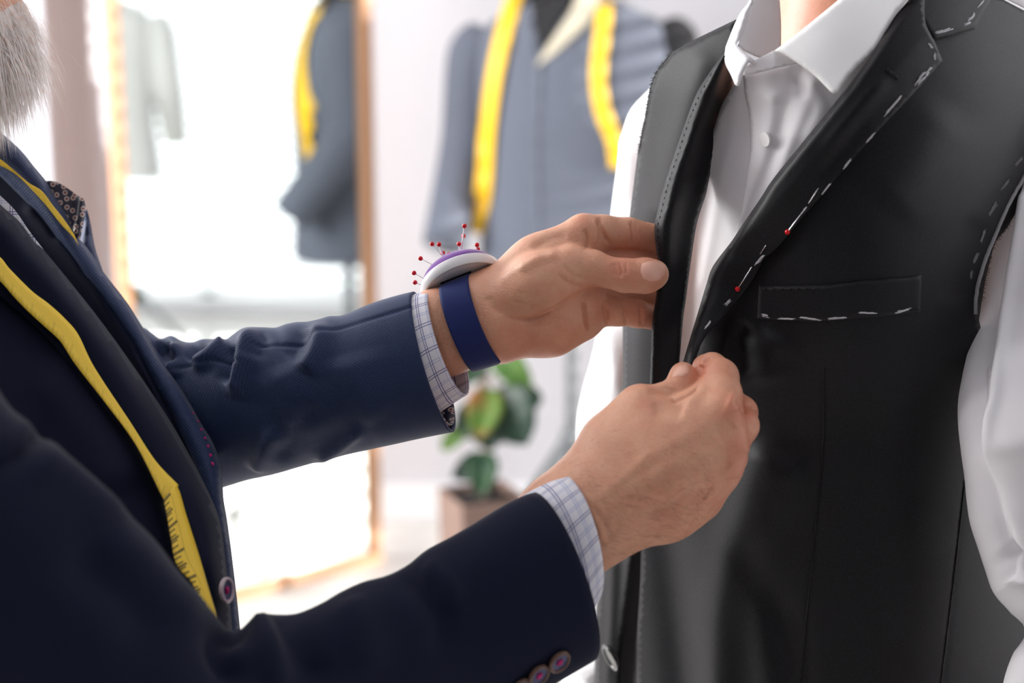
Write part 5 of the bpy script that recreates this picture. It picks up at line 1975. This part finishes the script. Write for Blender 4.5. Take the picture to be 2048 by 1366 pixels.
tdep = lay(1.190, 2e-4)
ribbon('near_strand', [(-60, 470), (0, 514), (19, 537), (64, 582), (97, 607), (129, 636), (156, 668), (188, 733), (260, 843), (311, 921), (357, 970)], [(-60, 508), (0, 562), (32, 598), (64, 630), (103, 665), (122, 684), (152, 730), (208, 802), (272, 890), (324, 992), (338, 1010)], lambda x, y, q: tdep(x, y) - .002, M['tape_faint'], tape, n=140)
ribbon('near_strand', [(352, 968), (360, 985), (373, 1031), (396, 1103), (415, 1168), (436, 1240), (450, 1300)], [(328, 1000), (334, 1030), (343, 1080), (354, 1129), (389, 1174), (405, 1240), (412, 1300)], lambda x, y, q: tdep(x, y) - .006 - .004 * q, M['tape'], tape, n=90)
ribbon('far_strand', [(-60, 282), (0, 318), (32, 344), (58, 366), (84, 382), (106, 411), (129, 440), (149, 470)], [(-60, 300), (0, 330), (33, 349), (62, 377), (92, 410), (119, 445), (146, 474), (158, 492)][::1], lambda x, y, q: lay(1.254, 1.2e-4)(x, y), M['tape_faint'], tape, n=60)
nkp = [P(-60, 489, 1.135), P(-180, 380, 1.13), P(-300, 330, 1.20), P(-270, 270, 1.29), P(-160, 250, 1.28), P(-60, 291, 1.254)]
line = crom(nkp, 10)
tv = []
for q in line:
    tv += [q + np.array([0, 0, .008]), q - np.array([0, 0, .008])]
solidify(mesh_obj('neck_loop', np.array(tv), [[2 * i, 2 * i + 1, 2 * i + 3, 2 * i + 2] for i in range(len(line) - 1)], M['tape_plain'], tape), .0006)

# --- pin cushion strapped to his wrist
wc = P(927, 573, 1.214)
na = .88 * (-.36 * RGT + .933 * UPV) + .47 * FWD
na /= np.linalg.norm(na)
cu = empty('wrist_pincushion', wc, 'purple pincushion in a white dish strapped to the wrist with a navy band', 'pincushion')
R_ = .0295
v, f = lathe_mesh([(0, .0014), (R_ * .6, .0012), (R_ * .90, .0010), (R_ * .92, .0002), (R_ * .98, 0), (R_, .0006), (R_ * 1.015, .0070), (R_ * 1.0, .0078), (R_ * .95, .0076), (R_ * .93, .003), (0, .003)], 72, wc, na)
crisp(mesh_obj('dish', v, f, M['plastic'], cu), 50)
v, f = lathe_mesh([(R_ * .94, .004)] + [(R_ * .95 * math.cos(q), .0072 + .0155 * math.sin(q)) for q in np.linspace(0, math.pi / 2, 14)], 72, wc, na)
mesh_obj('cushion', v, f, M['purple'], cu)
sdir = RGT * .933 + UPV * .36
s2 = np.cross(na, sdir)
sv, sf = box_mesh((-.0115, -.0016, -.0012), (.0115, .0016, .0016))
sc = P(911, 554, 1.2035)
s2n = -(np.cross(sdir, na))
M3 = np.stack([sdir, s2n / np.linalg.norm(s2n), na])
mesh_obj('slot', sv @ M3 + sc, sf, M['black'], cu, smooth=False)
band = loft('band', rings_from([(882, 569), (911, 557), (940, 546)], [(949, 744), (978, 735), (1008, 725)], 8, [1.2025, 1.202, 1.201], [.0270, .0270, .0270], [-.006, -.006, -.006]), M['band'], cu, nseg=90, step=.002, cap=(False, False), thick=.0011)
PINS = [((929, 452), (922, 507), 'tallest upright red pin in the purple wrist pincushion'), ((927, 472), (924, 507), 'red pin close behind the tallest one in the pincushion'), ((918, 488), (920, 507), 'short upright red pin just left of the tallest pincushion pin'),
        ((864, 488), (887, 516), 'red pin leaning left, at the upper left of the pincushion'), ((878, 489), (889, 517), 'white shafted red pin right of the upper left leaning one'), ((886, 506), (889, 517), 'short red pin low in front of the leaning white shaft'),
        ((898, 509), (903, 518), 'red pin head peeping over the cushion\'s purple top left of centre'), ((841, 517), (871, 533), 'red pin slanting left, third from the bottom of the pincushion'), ((828, 546), (856, 562), 'red pin slanting left, second from the bottom of the pincushion'),
        ((830, 565), (858, 576), 'lowest red pin, sticking out left over the white dish'), ((954, 490), (951, 510), 'upper red pin of the close pair on the cushion\'s right'), ((955, 498), (950, 512), 'lower red pin of the close pair on the cushion\'s right'), ((975, 517), (970, 528), 'red pin nearest the hand, at the cushion\'s right rim')]
for i, (hp, bp_, lab) in enumerate(PINS):
    dz = [0, .008, .004, .004, 0, .012, .012, .002, 0, -.004, 0, .008, .006][i]
    hw, bw = P(hp[0], hp[1], 1.228 + dz), P(bp_[0], bp_[1], 1.231 + dz)
    r = empty('dressmaker_pin', hw, lab, 'pin', 'pins in the wrist pincushion')
    mesh_obj('head', *sphere_mesh(hw, .00175, 16, 10), M['red'], r)
    ext = bw + (bw - hw) / np.linalg.norm(bw - hw) * .004
    mesh_obj('shaft', *tube_mesh([hw, ext], .00055 if i in (0, 2, 4, 10) else .00028, 8), M['plastic'] if i in (0, 2, 4, 10) else M['steel'], r)
